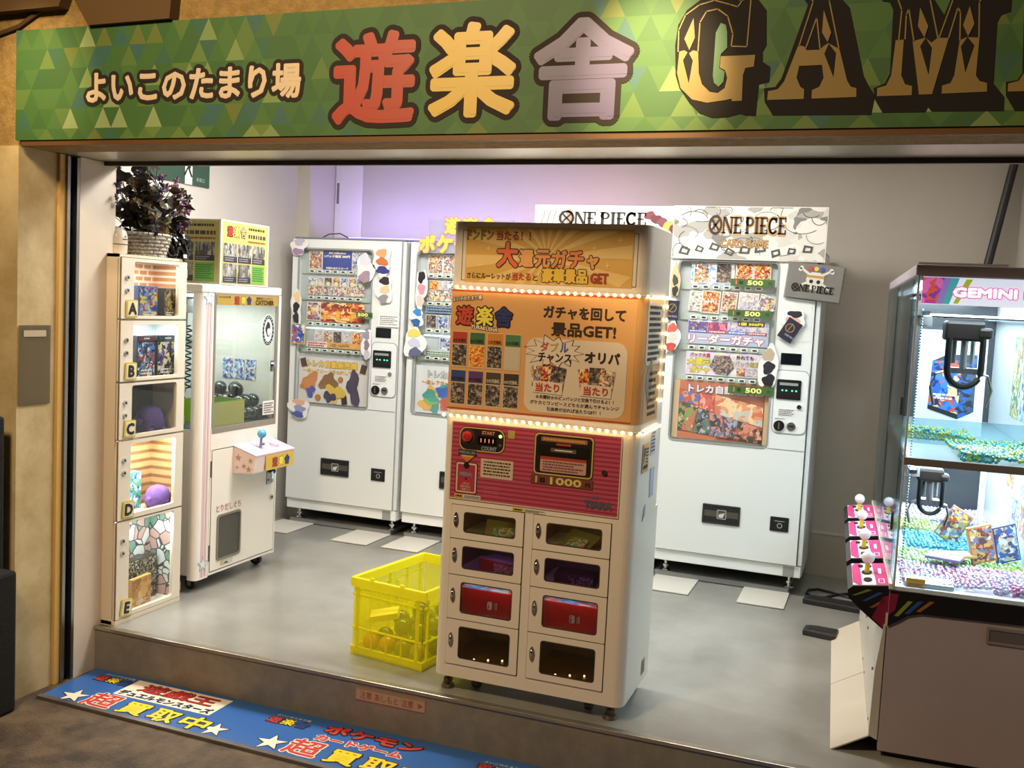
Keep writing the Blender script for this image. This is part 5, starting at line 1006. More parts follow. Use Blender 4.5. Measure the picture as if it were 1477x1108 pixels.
B().cyl((.52, -.075, .678), (.52, -.078, .692), .026, n=18).obj('push_button', mat('#e8c8d0', .3), CG); B().cyl((.46, -.045, .686), (.46, -.047, .694), .013, n=14).obj('push_button', mat('#7c3c48', .3), CG)
cm = f.rect('coin_plate', .565, .455, .615, .545, .010, STEEL, .008); B().cyl((.595, -.012, .525), (.595, -.035, .525), .012, n=12).obj('coin_knob', DARK, cm); B().tube([(.58, -.03, .525), (.575, -.035, .49), (.585, -.03, .47), (.60, -.02, .475)], .006, 6).obj('coin_lever', CHROME, cm)
k = f.poly('door_lock', circ(.612, .378, .014, 14), .012, CHROME, .008); f.poly('lock_core', circ(.612, .378, .007, 10), .0135, DARK, .002, par=k)
for lx, ly in ((.06, .07), (.60, .07), (.60, .48), (.06, .48)):
    k = B().cyl((lx-.011, ly, .030), (lx+.011, ly, .030), .030, n=18).obj('castor_wheel', mat('#2c2a28', .5), CG); B().box(lx-.016, ly-.014, .045, lx+.016, ly+.014, .076).cyl((lx-.017, ly, .03), (lx+.017, ly, .03), .012).obj('castor_hub', STEEL, k)
# crane, coil cable, prize box inside
B().box(.14, .20, 1.36, .30, .34, 1.44).box(.02, .25, 1.435, CW-.02, .28, 1.455).obj('crane_carriage', mat('#8c8a84', .4, .3), CG, .004)
B().cyl((.22, .27, 1.36), (.22, .27, 1.22), .012).box(.17, .25, 1.18, .27, .29, 1.23).obj('crane_head', mat('#a8a69e', .35, .5), CG)
for sx in (-1, 1): B().tube([(.22+sx*.05, .27, 1.19), (.22+sx*.10, .27, 1.13), (.22+sx*.07, .27, 1.07)], .006, 6).obj('crane_finger', STEEL, CG)
B().tube([(.06+.014*math.cos(i*.8), .12+.014*math.sin(i*.8), 1.30-.0035*i) for i in range(90)], .004, 5).obj('coil_cable', BLACK, CG)
fb_ = Face(CG, (0, CD-.022, 0), X, Z)
for i in range(4):
    for j in range(3): fb_.rect('picture_card', .05+i*.068, .92+j*.13, .112+i*.068, 1.03+j*.13, .003, art([PAL['blue'], PAL['warm'], PAL['multi']][(i+j) % 3], 45, .35, i*3+j), .002)
for i in range(3):
    Face(CG, (CW-.022, 0, 0), (0, -1, 0), Z).rect('picture_card', -.20-i*.075, 1.0, -.135-i*.075, 1.11, .003, art(PAL['blue'], 45, .35, i), .002)
pb = B().box(.085, .018, .803, .385, .024, .925).box(.379, .02, .803, .385, .24, .925).box(.02, .234, .803, .385, .240, .925).obj('prize_box', plastic('#a8c830', .75), CG)
f.rect('prize_box_front', .105, .806, .38, .92, -.016, mat('#b8a85c', .4), .002, par=pb)
box('cabinet_led', mat('#dce8f4', .4, emit=4), .03, .03, 1.44, .05, CD-.05, 1.455, CG)
area('crane_cabinet_light', (-3.05-CD/2, 3.90+CW/2, 1.43), .4, 5.0, (.95, .97, 1), (0, 0, 0), .3)
# black balls inside
BM = B().sph((0, 0, 0), .037, 18, 12).mesh('ball', mat('#0a0a0b', .08, coat=.7), smooth=True); RB = random.Random(2); pos = []
def ball(x, y, z):
    o = bpy.data.objects.new('black_ball', BM); COL.objects.link(o); o.location = (-3.05-y, 3.90+x, z); tag(o, 'glossy black ball in the pile inside the left crane game', 'ball', 'black balls in the left crane game'); pos.append(o)
for j in range(5):
    for i in range(4): ball(.435+i*.0385*1.0+(.0 if False else 0)+i*.018, .065+j*.085, .841)
for j in range(4):
    for i in range(3): ball(.462+i*.0565, .105+j*.085, .841+.058)
for i in range(4): ball(.07+i*.076, .30+(i % 2)*.01, .841); ball(.07+i*.076, .385, .841)
for (x, y, z) in ((.11, .342, .90), (.19, .342, .90), (.27, .342, .90), (.215, .30, .962), (.12, .44, .841), (.30, .47, .841), (.49, .40, .958), (.55, .20, .958), (.49, .147, .958), (.52, .275, .958)): ball(x, y, z)
# yellow picture boards on top of the crane game
YB_ = thing('picture_board', 'yellow folded photo board standing on top of the left crane game', 'sign board', (-3.05, 4.03, 1.507), math.radians(90))
YL = mat('#bcb262', .45)
B().box(0, 0, 0, .40, .008, .315).box(0, .008, 0, .008, .42, .315).obj('board_sheet', mat('#d8d4c4', .5), YB_)
def photo_board(f, w, nm, seed):
    p = f.rect('yellow_poster', .014, .008, w, .308, .0015, YL, .0015)
    for ch, u, c in (('遊', .07, '#b03c30'), ('楽', .125, '#e8e060'), ('舎', .178, '#c89878')): f.text(ch, u, .262, .042, .050, .0035, mat(c, .4), par=p, fat=.0014, out=(DARK, .003))
    f.lines(.22, .275, w-.03, .295, 1, .0024, mat('#3a3420', .5), par=p, seed=seed, fill=.6); f.lines(.22, .235, w-.02, .262, 1, .0024, mat('#4a4038', .5), par=p, seed=seed+1, fill=.7); f.lines(.22, .215, w-.02, .228, 1, .0024, mat('#8c4a2c', .5), par=p, seed=seed+2, fill=.7)
    cw = (w-.035)/3
    for r_ in range(2):
        for c_ in range(3):
            u0 = .022+c_*cw; v0 = .112-r_*.1
            if r_ == 1 and c_ == 2: q = f.rect('green_tile', u0, v0, u0+cw*.92, v0+.092, .0028, mat('#6aa848', .45), .001, par=p); f.lines(u0+.006, v0+.01, u0+cw*.84, v0+.085, 7, .0036, mat('#3a6a2c', .5), par=p, seed=seed+5); continue
            f.rect('photo_tile', u0, v0, u0+cw*.92, v0+.092, .0028, art(['#6c6a64', '#8c8a84', '#4a4844', '#a8a49c'], 40, .4, seed+c_+r_*3, stretch=(1, 1, .4)), .001, par=p); f.rect('caption_strip', u0, v0, u0+cw*.92, v0+.028, .0036, mat('#34343c', .45), .001, par=p)
            f.lines(u0+.008, v0+.004, u0+cw*.7, v0+.024, 2, .0044, mat('#8c8c94', .5), par=p, seed=seed+c_)
photo_board(Face(YB_, (0, 0, 0), X, Z), .385, 'a', 3)
photo_board(Face(YB_, (0, .42, 0), (0, -1, 0), Z), .41, 'b', 13)

# ================================================================== yellow crate
CR = thing('folding_crate', 'translucent yellow folding crate on the floor left of the orange prize machine', 'crate', (-1.988, 3.555, 0), math.radians(-8.8))
YP = plastic('#fbf84a', .28, '#fdfbae'); YS = plastic('#f8f43c', .70, '#fbf890'); w, d, h = .36, .52, .325
box('crate_floor', YS, .005, .005, .004, w-.005, d-.005, .012, CR)
B().box(0, 0, 0, w, .012, .035).box(0, d-.012, 0, w, d, .035).box(0, 0, 0, .012, d, .035).box(w-.012, 0, 0, w, d, .035).obj('crate_base_rim', YS, CR, .002)
B().box(-.006, -.006, h-.04, w+.006, .010, h).box(-.006, d-.010, h-.04, w+.006, d+.006, h).box(-.006, .010, h-.04, .010, d-.010, h).box(w-.010, .010, h-.04, w+.006, d-.010, h).obj('crate_top_rim', YS, CR, .003)
for a in ((.10, -.004), (.25, -.004), (.10, d-.004), (.25, d-.004)): B().box(a[0]-.010, a[1], h-.002, a[0]+.010, a[1]+.010, h+.010).obj('stacking_lug', YS, CR, .002)
for nm, bx in (('front', (.008, .003, .035, w-.008, .007, h-.04)), ('back', (.008, d-.007, .035, w-.008, d-.003, h-.04)), ('left', (.003, .008, .035, .007, d-.008, h-.04)), ('right', (w-.007, .008, .035, w-.003, d-.008, h-.04))): box('crate_wall', YP, *bx, CR)
rb = B()
for x in (.03, .33): rb.box(x-.006, -.003, .035, x+.006, .006, h-.04)
for x in (.105, .18, .255): rb.box(x-.002, -.002, .035, x+.002, .004, .115)
for z in (.115, .255): rb.box(.008, -.003, z-.003, w-.008, .004, z+.003)
rb.obj('crate_rib', YS, CR)
rb = B()
for y in (.03, .13, .26, .39, .49): rb.box(w-.004, y-.005, .035, w+.003, y+.005, h-.04); rb.box(-.003, y-.005, .035, .004, y+.005, h-.04)
for z in (.115, .255): rb.box(w-.004, .008, z-.003, w+.003, d-.008, z+.003); rb.box(-.003, .008, z-.003, .004, d-.008, z+.003)
rb.obj('crate_rib', YS, CR)
B().box(-.012, .19, .10, .002, .33, .125).box(-.012, .19, .10, .0, .20, .24).box(-.012, .32, .10, .0, .33, .24).obj('crate_handle', YS, CR, .002)
Mx = CR.matrix_basis.copy() if False else Matrix.Translation((-1.988, 3.555, 0)) @ Matrix.Rotation(math.radians(-8.8), 4, 'Z')
def capsule(x, y, z, r, top, bot, label, grp, rx=0):
    t = thing('capsule', label, 'capsule', Mx @ Vector((x, y, z)), R.uniform(0, 6), grp)
    prof = [(.02*r, 0)]+[(r*math.sin(math.radians(a)), r-r*math.cos(math.radians(a))) for a in range(15, 91, 15)]
    B().lathe(prof, n=16).obj('capsule_base', mat(bot, .25, coat=.4), t, smooth=True)
    prof = [(r*1.02, r), (r*1.02, r*1.06)]+[(r*math.cos(math.radians(a)), r*1.06+r*math.sin(math.radians(a))) for a in range(15, 90, 15)]+[(.03*r, r*2.05)]
    B().lathe(prof, n=16).obj('capsule_lid', mat(top, .2, coat=.4), t, smooth=True)
for i, (x, y, z, r, a, b_) in enumerate(((.065, .055, .013, .036, '#c88018', '#a86410'), (.145, .06, .013, .036, '#c07c1c', '#8c5c14'), (.225, .055, .013, .036, '#6a5814', '#3c3410'), (.30, .06, .013, .036, '#8a6a14', '#4a4012'), (.07, .145, .013, .036, '#3c3812', '#242410'), (.15, .15, .013, .036, '#c08420', '#94681c'), (.24, .14, .013, .036, '#2c2c14', '#1c1c10'), (.314, .165, .013, .036, '#5a5418', '#2c2c12'), (.10, .24, .013, .036, '#2c3014', '#242410'), (.20, .24, .013, .036, '#a8741c', '#3c3412'), (.29, .25, .013, .036, '#22240f', '#1c1c10'), (.27, .10, .085, .036, '#28300f', '#1c200c'), (.19, .10, .085, .036, '#2c340f', '#1c200c'), (.29, .18, .086, .036, '#6a6c20', '#2c300f'), (.21, .18, .086, .036, '#2a3012', '#1c200c'), (.25, .14, .158, .036, '#30380f', '#20240c'), (.12, .36, .013, .036, '#a8741c', '#5a4414'), (.25, .37, .013, .036, '#c88018', '#5a4414'), (.28, .29, .086, .034, '#c87818', '#a86410'), (.12, .19, .086, .036, '#2c340f', '#1c200c'), (.20, .27, .086, .036, '#2a3012', '#1c200c'), (.31, .215, .158, .036, '#28300f', '#1c200c'))):
    dark = int(a[1:3], 16) < 0x70
    capsule(x, y, z, r, a, b_, ('dark olive' if dark else 'amber orange')+' toy capsule in the yellow crate', ('dark' if dark else 'amber')+' capsules in the yellow crate')
t = thing('small_box', 'flat pale yellow carton lying on the capsules in the yellow crate', 'box', Mx @ Vector((.09, .115, .14)), .35); t.rotation_euler = (.15, -.2, .35)
B().box(-.06, -.035, 0, .06, .035, .028).obj('carton', mat('#e8dc7c', .5), t, .002); B().box(-.061, -.002, .002, .061, .002, .029).obj('carton_tape', mat('#d8c860', .4), t)
# ================================================================== right crane game (rotated a little)
C2A = math.radians(2.7)
C2 = thing('crane_game', 'large two level glass crane game with coloured gel beads at the right', 'crane game', (.077, 3.532, 0), C2A)
M2 = Matrix.Translation((.077, 3.532, 0)) @ Matrix.Rotation(C2A, 4, 'Z')
W2, L2 = .50, 1.66
fn = Face(C2, (0, 0, 0), X, Z)
BR = mat('#a0949a', .55, noise=.06, nscale=3)
B().box(0, .004, .022, W2, L2, .575).obj('base_cabinet', BR, C2, .003)
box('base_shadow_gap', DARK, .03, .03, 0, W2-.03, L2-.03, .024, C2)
fn.ring('hand_hold', rr(.305, .448, .425, .503, .004), rr(.313, .456, .417, .495, .003), .003, mat('#7d7476', .5), .008); fn.rect('hand_hold_back', .311, .454, .419, .497, -.0005, mat('#5d5659', .6), .004)
SK = mat('#15141a', .35)
sk = fn.poly('end_skirt', [(0, .587), (W2, .587), (W2, .525), (.10, .517), (.06, .505), (.035, .485), (0, .462)], .006, SK, .010)
for i, (u, c) in enumerate(((.018, '#7c8c2c'), (.05, '#2c4c8c'), (.085, '#8c5c2c'))): fn.poly('skirt_stripe', [(u, .500+.012*i), (u+.014, .500+.012*i), (u+.055, .556+.004*i), (u+.040, .556+.004*i)], .0072, mat(c, .4), .001, par=sk)
fn.poly('skirt_patch', [(0, .575), (.028, .575), (.02, .52), (0, .50)], .0068, mat('#7c1c3c', .4), .001, par=sk)
# control panels along the front
PK = mat('#c83c78', .4)
for k in range(4):
    y0 = .022+k*.41; y1 = y0+.335
    cp_ = B().prism([(0, y0, .592), (-.118, y0, .576), (-.134, y0, .562), (-.130, y0, .535), (-.085, y0, .495), (0, y0, .43)], (0, 0, 0), (0, y1-y0, 0)).obj('control_panel', SK, C2)
    sl = Vector((-.118, 0, -.016)).normalized()
    ft = Face(C2, (0, y0, .592), tuple(-sl), (0, 1, 0))      # on top, u towards the glass
    LEN = .119
    ft.poly('panel_deck', [(-LEN, .01), (-.002, .01), (-.002, y1-y0-.01), (-LEN, y1-y0-.01)], .002, mat('#d8d0d8', .4), .002, par=cp_)
    ft.poly('pink_block', [(-.042, .012), (-.004, .012), (-.004, y1-y0-.012), (-.048, y1-y0-.012)], .003, PK, .001, par=cp_)
    ft.poly('pink_block', [(-LEN+.001, .05), (-LEN+.018, .012), (-LEN+.030, .012), (-LEN+.028, y1-y0-.012), (-LEN+.012, y1-y0-.012), (-LEN+.001, y1-y0-.05)], .003, PK, .001, par=cp_)
    ft.ring('pink_frame', rr(-.034, .03, -.014, .09, .003), rr(-.031, .035, -.017, .085, .002), .0038, mat('#f0d8e0', .4), .001, par=cp_)
    ft.lines(-.030, .12, -.020, .28, 1, .0038, mat('#f0d8e0', .4), par=cp_, seed=k)
    ft.poly('black_button', circ(-.068, .075, .014, 16, .026), .006, BLACK, .006, par=cp_); ft.poly('stick_plate', circ(-.068, .185, .018, 16, .034), .004, BLACK, .003, par=cp_); ft.poly('black_button', circ(-.060, .275, .010, 14, .020), .006, BLACK, .006, par=cp_); ft.poly('black_button', circ(-.088, .275, .009, 14, .018), .006, BLACK, .006, par=cp_)
    B().cyl((-.068, y0+.185, .582), (-.068, y0+.185, .622), .009, n=12).obj('stick_collar', mat('#d8c83c', .4), cp_); B().sph((-.068, y0+.185, .640), .023, 18, 12).obj('stick_ball', mat('#dcdce4', .12, coat=.6), cp_, smooth=True)
    fe = Face(C2, (0, y0, 0), X, Z)
    for (pts, c) in (([(-.118, .545), (-.108, .545), (-.055, .570), (-.070, .572)], '#6c7c2c'), ([(-.085, .53), (-.072, .53), (-.02, .565), (-.034, .566)], '#2c4c94'), ([(-.06, .51), (-.048, .51), (-.012, .535), (-.012, .548)], '#8c4c2c'), ([(-.05, .475), (0, .437), (0, .56), (-.02, .55)], '#7c1838')): fe.poly('panel_print', pts, .001, mat(c, .4), .001, par=cp_)
rdg = box('panel_ridge', mat('#d8cfc0', .4), -.004, .01, .585, .006, L2-.01, .604, C2)
# lower front: white skirts and foot plates
WS = mat('#b9b1a0', .5)
box('front_panel', mat('#cfcabd', .35, .2), -.006, .01, .06, .0, L2-.01, .50, C2)
for k, (y0, y1) in enumerate(((.0, .64), (.645, 1.36))):
    B().prism([(-.152, y0, .002), (-.027, y0, .075), (-.027, y0, .070), (-.146, y0, .0)], (0, 0, 0), (0, y1-y0, 0)).obj('foot_plate', WS, C2)
    B().prism([(-.032, y0, .072), (-.028, y0, .30), (-.010, y0, .46), (-.004, y0, .46), (-.004, y0, .06)], (0, 0, 0), (0, y1-y0, 0)).obj('shin_plate', mat('#c9c6bc', .35, .3), C2)
    for yy in (y0+.08, y1-.08):
        for zz in (.10, .28): B().cyl((-.034, yy, zz), (-.029, yy, zz), .006, n=8).obj('bolt', STEEL, C2)
# glass case frame
AL = mat('#ccd2d6', .3, .35)
for (x, y) in ((.008, .008), (W2-.02, .008), (.008, L2-.02), (W2-.02, L2-.02), (.008, L2/2-.006)): B().box(x, y, .587, x+.007, y+.008, 1.645).obj('corner_post', AL, C2)
B().box(0, 0, 1.642, W2, L2, 1.678).obj('roof', BR, C2, .003)
box('roof_underside', mat('#c8ccd4', .5), .02, .02, 1.628, W2-.02, L2-.02, 1.643, C2)
fn.rect('end_glass', .018, .59, W2-.012, 1.545, -.010, glass('#eef6f8', .7), .004); fn.rect('end_glass_upper', .018, 1.545, W2-.012, 1.642, -.016, glass('#f4f8fa', .6), .003)
fw_ = Face(C2, (0, 0, 0), (0, -1, 0), Z)
for k in range(2):
    y0 = .025+k*L2/2; fw_.rect('front_glass', -y0-L2/2+.03, .59, -y0, 1.642, -.006, glass('#e4eef0', .8), .005)
    fw_.rect('sliding_glass', -y0-L2/2+.06, .60, -y0-.03, 1.63, .003, glass('#e4eef0', .8), .005)
for z in (1.20, .80): B().box(-.010, .10, z-.03, -.002, .12, z+.03).obj('glass_handle', CHROME, C2)
box('back_wall', mat('#c3c8cc', .3), W2-.016, .03, .587, W2-.008, L2-.02, 1.642, C2); box('far_wall', mat('#4a4d50', .15, .4), .02, L2-.022, .587, W2-.016, L2-.014, 1.642, C2)
# header light box
hd = box('header_lightbox', mat('#eef0f4', .4), .024, .016, 1.550, W2-.02, .030, 1.640, C2)
fh = Face(C2, (0, .016, 0), X, Z); fh.rect('header_print', .024, 1.550, W2-.02, 1.640, .001, mat('#cdd4e4', .35, emit=.75), .001, par=hd)
fh.rect('header_block', .024, 1.552, .090, 1.638, .0018, art(['#b83c98', '#d86ab0', '#c85c40', '#7c3cb0'], 22, .35, 2, emit=.5), .0006, par=hd)
for i, (c, pts) in enumerate((('#48a8b0', [(.088, 1.552), (.108, 1.552), (.135, 1.638), (.11, 1.638)]), ('#a8b83c', [(.12, 1.555), (.135, 1.555), (.175, 1.635), (.155, 1.635)]), ('#8c78c0', [(.068, 1.552), (.088, 1.552), (.112, 1.638), (.09, 1.638)]))): fh.poly('header_slash', pts, .0024, mat(c, .35, emit=.5), .0006, par=hd)
fh.text('GEMINI MU', .265, 1.592, .29, .028, .0044, mat('#f4ecf4', .35, emit=.8), par=hd, fat=.003, out=(mat('#d84ca8', .35, emit=.5), .0028))
# beam, decks
box('deck_beam', mat('#75706e', .4, .3), .010, .004, 1.012, W2-.01, .022, 1.038, C2, .002); box('deck_beam', mat('#75706e', .4, .3), .010, .022, 1.012, .022, L2-.02, 1.038, C2)
box('upper_deck', plastic('#d8e4e8', .5), .022, .022, 1.020, W2-.02, L2-.025, 1.034, C2); box('lower_deck', mat('#d8dce4', .4), .012, .012, .585, W2-.012, L2-.02, .597, C2)
box('led_bar', mat('#f0f6ff', .4, emit=7), .04, .05, 1.612, .06, L2-.05, 1.626, C2); box('led_bar', mat('#f0f6ff', .4, emit=7), .04, .10, 1.000, .055, L2-.05, 1.010, C2)
for z, e in ((1.60, 20), (.995, 18)):
    l = area('crane_case_light', M2 @ Vector((W2/2, L2/2, z)), .36, e, (.90, .95, 1), (0, 0, C2A), L2-.2)
# rails and crane units
for z0 in (1.52, .985):
    for y in (.30, .34): B().cyl((.03, y, z0-.005), (W2-.03, y, z0-.005), .007, n=8).obj('crane_rail', CHROME, C2)
    for x in (.045, W2-.045): B().box(x-.012, .04, z0-.006, x+.012, L2-.05, z0+.008).obj('crane_rail', AL, C2)
    B().box(.028, .26, z0-.045, .085, .38, z0-.012).cyl((.056, .255, z0-.025), (.056, .262, z0-.025), .016).obj('rail_bracket', mat('#aeb2b4', .35, .5), C2)
def crane(x, y, z, s=1.0):
    cu_ = B().box(x-.07*s, y-.05, z-.07*s, x+.06*s, y+.05, z).box(x+.04*s, y-.058, z-.06*s, x+.085*s, y-.01, z-.02*s).obj('crane_body', mat('#1e1713', .4), C2, .010)
    B().cyl((x, y-.02, z-.07*s), (x, y-.02, z-.17*s), .012).cyl((x-.03*s, y, z-.07*s), (x-.03*s, y, z-.15*s), .008).cyl((x+.03*s, y, z-.07*s), (x+.03*s, y, z-.15*s), .008).box(x-.05*s, y-.03, z-.185*s, x+.05*s, y+.02, z-.165*s).obj('crane_head', mat('#a8acb0', .25, .8), cu_)
    B().tube([(x+.055*s*math.cos(math.radians(q)), y-.058, z-.06*s-(.09*s if q <= 180 else 0)*0-(.11*s+.06*s*math.sin(math.radians(q)) if 0 <= q <= 180 else 0)) for q in [-1]+list(range(0, 181, 15))+[181]], .011*s, 8).obj('cable_loop', BLACK, cu_)
    for sx in (-1, 1): B().tube([(x+sx*.04*s, y-.01, z-.175*s), (x+sx*.085*s, y-.01, z-.19*s), (x+sx*.10*s, y-.01, z-.24*s), (x+sx*.085*s, y-.01, z-.30*s)], .0055, 6).obj('claw_finger', STEEL, cu_)
crane(.20, .33, 1.50, 1.0); crane(.13, .36, .965, .7)
# hanging bead chain next to the front glass
ch = B()
for i in range(96): ch.sph((.034, .060, 1.53-i*.0098), .0036, 6, 4)
ch.obj('bead_chain', CHROME, C2)
# gel beads
def beads(label, x0, x1, y0, y1, z, cols, seed, hh=.02, step=.0155, wedge=0):
    R = random.Random(seed); ico = [(1, 0, 0), (-1, 0, 0), (0, 1, 0), (0, -1, 0), (0, 0, 1), (0, 0, -1)]
    bm = bmesh.new(); bmesh.ops.create_icosphere(bm, subdivisions=1, radius=1); V = [v.co.copy() for v in bm.verts]; Fc = [tuple(v.index for v in q.verts) for q in bm.faces]; bm.free()
    root = bpy.data.objects.new('gel_beads', None); root.empty_display_size = .02; COL.objects.link(root); root['kind'] = 'stuff'; tag(root, label, 'beads'); root.matrix_world = M2 @ Matrix.Translation((x0, y0, z))
    bs = [B() for _ in cols]; n = 0; y = y0
    while y < y1:
        x = x0
        while x < x1:
            zz = z+.006+hh*(.5+.5*math.sin(9*x+seed)*math.cos(7*y+seed*2))*R.uniform(.7, 1.1); r = R.uniform(.006, .009); px, py = x+R.uniform(-.005, .005)-x0, y+R.uniform(-.005, .005)-y0
            k = R.choices(range(len(cols)), [c[1] for c in cols])[0]; bs[k].add([(px+v.x*r, py+v.y*r, zz-z+v.z*r) for v in V], Fc)
            if zz-z > .022: bs[k].add([(px+v.x*r, py+v.y*r, .006+v.z*r) for v in V], Fc)
            x += step
        y += step
    for b, c in zip(bs, cols):
        if b.v: o = b.obj('bead_layer', mat(c[0], .08, coat=.8, trans=.35), root, smooth=True); o['kind'] = 'stuff'
beads('pink and pearl gel beads at the near end of the lower crane deck', .05, .48, .06, .36, .597, [('#e078b0', 4), ('#e4dcf0', 6), ('#c8bce4', 3)], 1)
beads('lime green gel beads in a band across the lower crane deck', .05, .48, .37, .58, .597, [('#9cd45c', 5), ('#c8e078', 2), ('#e8f0e0', 3)], 2)
beads('turquoise blue gel beads behind the divider on the lower crane deck', .10, .48, .62, .98, .597, [('#3cb0d0', 6), ('#60c8dc', 2), ('#d8e8f0', 1)], 3)
beads('yellow gel beads at the far part of the lower crane deck', .06, .48, .99, 1.18, .597, [('#d8cc60', 5), ('#e8e4b0', 2)], 4)
beads('pale lilac gel beads at the far end of the lower crane deck', .06, .48, 1.19, 1.60, .597, [('#c0b4d8', 4), ('#e0dce8', 3)], 5)
beads('turquoise and lime gel beads on the upper crane deck', .20, .48, .06, .62, 1.034, [('#30b4c0', 5), ('#9cd448', 4), ('#d8cc48', 2)], 6)
beads('yellow and teal gel beads piled at the left of the upper crane deck', .05, .30, .64, 1.2, 1.034, [('#d8c848', 5), ('#48c0c8', 4)], 7, .03)
# chute tray, divider glass, boards inside
fn.rect('chute_tray', .05, .598, .20, .612, -.035, mat('#b4bac4', .3, .3), .10); 
B().box(.03, .60, .597, W2-.03, .604, .73).obj('divider_pane', glass('#dcecf0', .9), C2)
B().box(.03, .50, 1.034, W2-.03, .504, 1.13).obj('divider_pane', glass('#dcecf0', .9), C2)
q = fn.rect('caution_label', .048, .600, .108, .632, -.008, mat('#ddd8c8', .5), .001); fn.rect('caution_block', .048, .620, .108, .632, -.0072, mat('#d0c040', .5), .0006, par=q); fn.lines(.054, .603, .102, .617, 3, -.0072, mat('#555555', .5), par=q)
def gl(x, y, z): return M2 @ Vector((x, y, z))
t = thing('prize_poster', 'white poster with a blue card box picture standing in the upper crane chamber', 'poster', gl(.10, .93, 1.034), C2A+math.radians(-4)); t.rotation_euler.x = math.radians(-4)
B().box(0, 0, 0, .26, .008, .43).obj('poster_sheet', mat('#d4dae6', .4), t); f = Face(t, (0, 0, 0), X, Z)
f.poly('box_picture_front', [(.05, .10), (.165, .065), (.17, .31), (.055, .30)], .0012, art(['#2c5cb8', '#3c78d0', '#b8543c', '#1c2c5c', '#d8b888'], 24, .35, 3), .001); f.poly('box_picture_side', [(.165, .065), (.225, .10), (.225, .335), (.17, .31)], .0014, art(['#2c3440', '#4a5468', '#2c60b0'], 30, .35, 4), .001); f.poly('box_picture_top', [(.055, .30), (.17, .31), (.225, .335), (.11, .33)], .0014, mat('#343a48', .4), .001)
f.poly('box_picture_band', [(.05, .10), (.165, .065), (.166, .085), (.05, .118)], .0022, mat('#20242c', .4), .0006); f.lines(.065, .14, .15, .17, 2, .0024, mat('#dfe4ec', .4), seed=6)
t = thing('white_column', 'white vertical partition board on the right inside the crane game', 'board', gl(.335, .64, .597+.02), C2A); B().box(0, 0, 0, .02, .012, .36).obj('partition', mat('#d8dee4', .4), t); Face(t, (0, 0, 0), X, Z).rect('partition_edge', .001, .0, .004, .36, .001, mat('#aab4bc', .4), .001)
for k, (x, y, rz, ry) in enumerate(((.345, .44, .3, -.25), (.435, .50, .35, -.25), (.24, .80, -.2, .5))):
    t = thing('prize_card_pack', ['orange and navy card pack leaning on the right of the lower crane deck', 'navy blue card pack leaning behind the orange one on the lower crane deck', 'tilted card pack lying on the blue beads of the lower crane deck'][k], 'card pack', gl(x, y, .62), C2A+rz); t.rotation_euler.y = ry
    B().box(-.045, -.008, 0, .045, .008, .14).obj('pack_body', mat(['#c88c4c', '#4c5080', '#a87868'][k], .35), t, .002); Face(t, (0, -.0085, 0), X, Z).rect('pack_print', -.04, .006, .04, .134, .001, art([PAL['warm'], PAL['blue'], PAL['warm']][k], 35, .3, k), .001)
for k, (x, y, rz) in enumerate(((.25, .43, .5), (.20, .36, -.3))):
    t = thing('loose_pack', ['yellow card pack lying flat on the green beads', 'violet card pack lying flat on the green beads'][k], 'card pack', gl(x, y, .634), C2A+rz); B().box(-.06, -.04, 0, .06, .04, .010).obj('pack_body', mat(['#c8a860', '#8478a8'][k], .3), t, .002); Face(t, (0, 0, .0102), X, Yv).rect('pack_print', -.055, -.035, .055, .035, .001, art([PAL['warm'], PAL['pale']][k], 35, .3, k), .001)
fr = Face(C2, (W2-.016, 0, 0), (0, -1, 0), Z)
for i in range(5):
    for j in range(2): fr.rect('prize_picture', -.30-i*.17, .70+j*.14, -.16-i*.17, .82+j*.14, .002, art([PAL['blue'], PAL['pale'], PAL['warm']][(i+j) % 3], 40, .35, i+j), .0015)
for i in range(4): fr.rect('prize_picture', -.40-i*.22, 1.12, -.22-i*.22, 1.45, .002, art([PAL['green'], PAL['pale'], PAL['blue']][i % 3], 22, .35, i), .0015)
tag(B().box(.0, 0, 0, .27, .010, .008).obj('white_rod', mat('#cfc9bc', .5), None), 'thin white rod lying on the roof of the right crane game', 'rod').location = (.082, 3.56, 1.679)
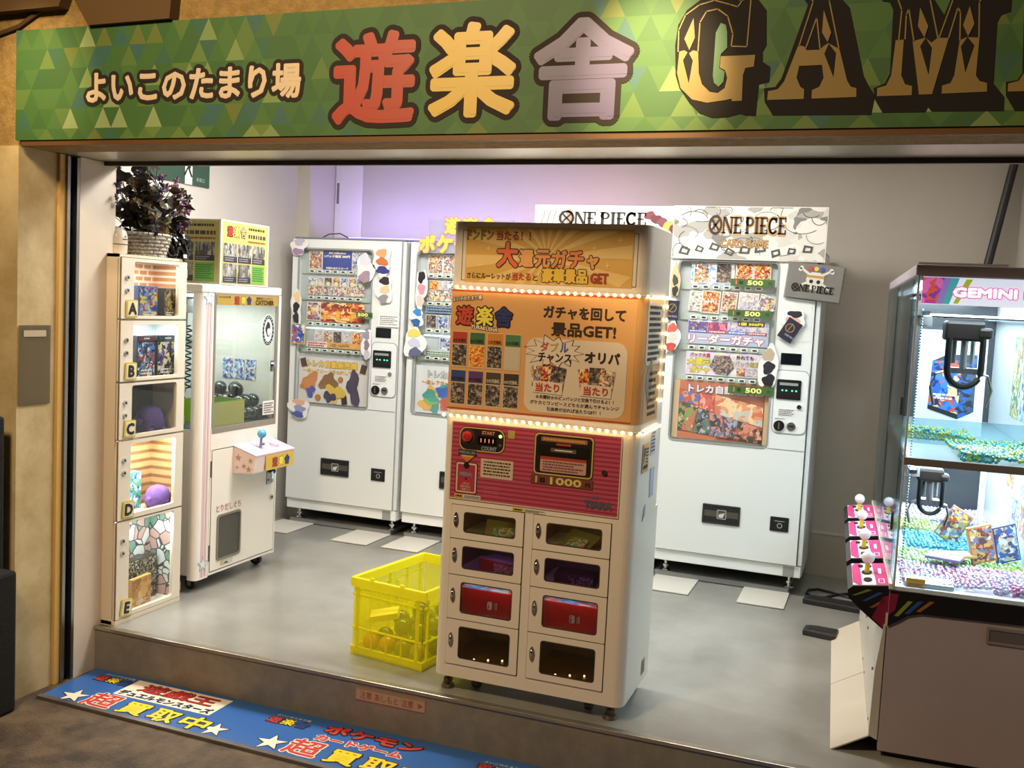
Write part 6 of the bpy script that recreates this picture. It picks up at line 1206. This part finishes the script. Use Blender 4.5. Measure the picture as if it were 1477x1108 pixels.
# black plates, cable, pole behind
for k, (a, lab) in enumerate((((1160, 862), 'flat black plastic foot block on the floor near the cable'), ((1160, 906), 'flat black plastic foot block beside the white foot plates'))):
    p = on_z(*a, .02); t = thing('foot_block', lab, 'block', (p.x, p.y, 0), math.radians(-6)); B().prism([(0, -.05, 0), ((.30, .15)[k], -.06, 0), ((.30, .15)[k], .05, 0), (.05, .05, 0), (0, .03, 0)], (0, 0, 0), (0, 0, .030)).obj('block_body', mat('#232323', .5), t, .006); B().box(.02, -.03, .030, (.28, .13)[k], .03, .032).obj('block_pad', mat('#181818', .6), t)
pts = [on_z(x, y, .008) for x, y in ((1262, 858), (1230, 856), (1205, 858), (1190, 862), (1172, 861), (1163, 856), (1166, 851), (1180, 850), (1200, 855), (1225, 862), (1262, 868))]
tag(B().tube(pts, .007, 6).obj('floor_cable', BLACK), 'black power cable looped on the floor behind the right crane game', 'cable')
t = thing('leaning_pole', 'dark grey pole leaning in the back right corner of the shop', 'pole', (.40, 5.86, 0))
a, b_ = on_y(1466, 225, 5.88), on_y(1424, 385, 5.88); dd = (b_-a)/(b_.z-a.z); low = b_+dd*(0.02-b_.z); t.location = (low.x, 5.88, 0)
off = Vector((low.x, 5.88, 0)); B().cyl(low-off+Vector((0, 0, .0)), a+dd*(2.5-a.z)-off, .022, n=10).obj('pole_tube', mat('#2e2c2a', .5), t); B().cyl(low-off+Vector((0, 0, -.02)), low-off+Vector((0, 0, .03)), .03, n=10).obj('pole_foot', DARK, t)
# violet light strip on top of the left vending machine
t = thing('light_strip', 'small violet light strip lying on top of the left vending machine', 'light', (-3.30, 5.70, 1.842))
B().box(-.02, -.02, 0, .9, .02, .012).obj('strip_channel', mat('#5a5a62', .5), t); B().box(-.01, -.012, .012, .89, .012, .020).obj('strip_diffuser', mat('#6a5cff', .4, emit=8), t); B().tube([(0, 0, .01), (-.05, -.05, .04), (-.10, -.10, .03), (-.14, -.12, .004)], .004, 5).obj('strip_cable', BLACK, t)
area('violet_wash', (-2.75, 5.66, 1.90), 1.3, 4.2, (.40, .30, 1), (math.radians(180-42), 0, 0), .05)
area('violet_wash', (-1.75, 5.66, 1.90), .8, 1.8, (.75, .35, .9), (math.radians(180-42), 0, 0), .05)
for k, (x, y) in enumerate(((-2.55, 4.2), (-1.3, 4.5), (-.3, 4.15))):
    t = thing('ceiling_panel', ['long ceiling lamp over the locker side of the shop', 'long ceiling lamp over the middle of the shop', 'long ceiling lamp over the right crane game'][k], 'ceiling lamp', (x, y, 2.56)); B().box(-.47, -.15, 0, .47, .15, .04).obj('lamp_housing', mat('#d8d8d4', .5), t, .004); B().box(-.45, -.125, -.004, .45, .125, 0).obj('lamp_diffuser', mat('#fff4e4', .4, emit=2), t)
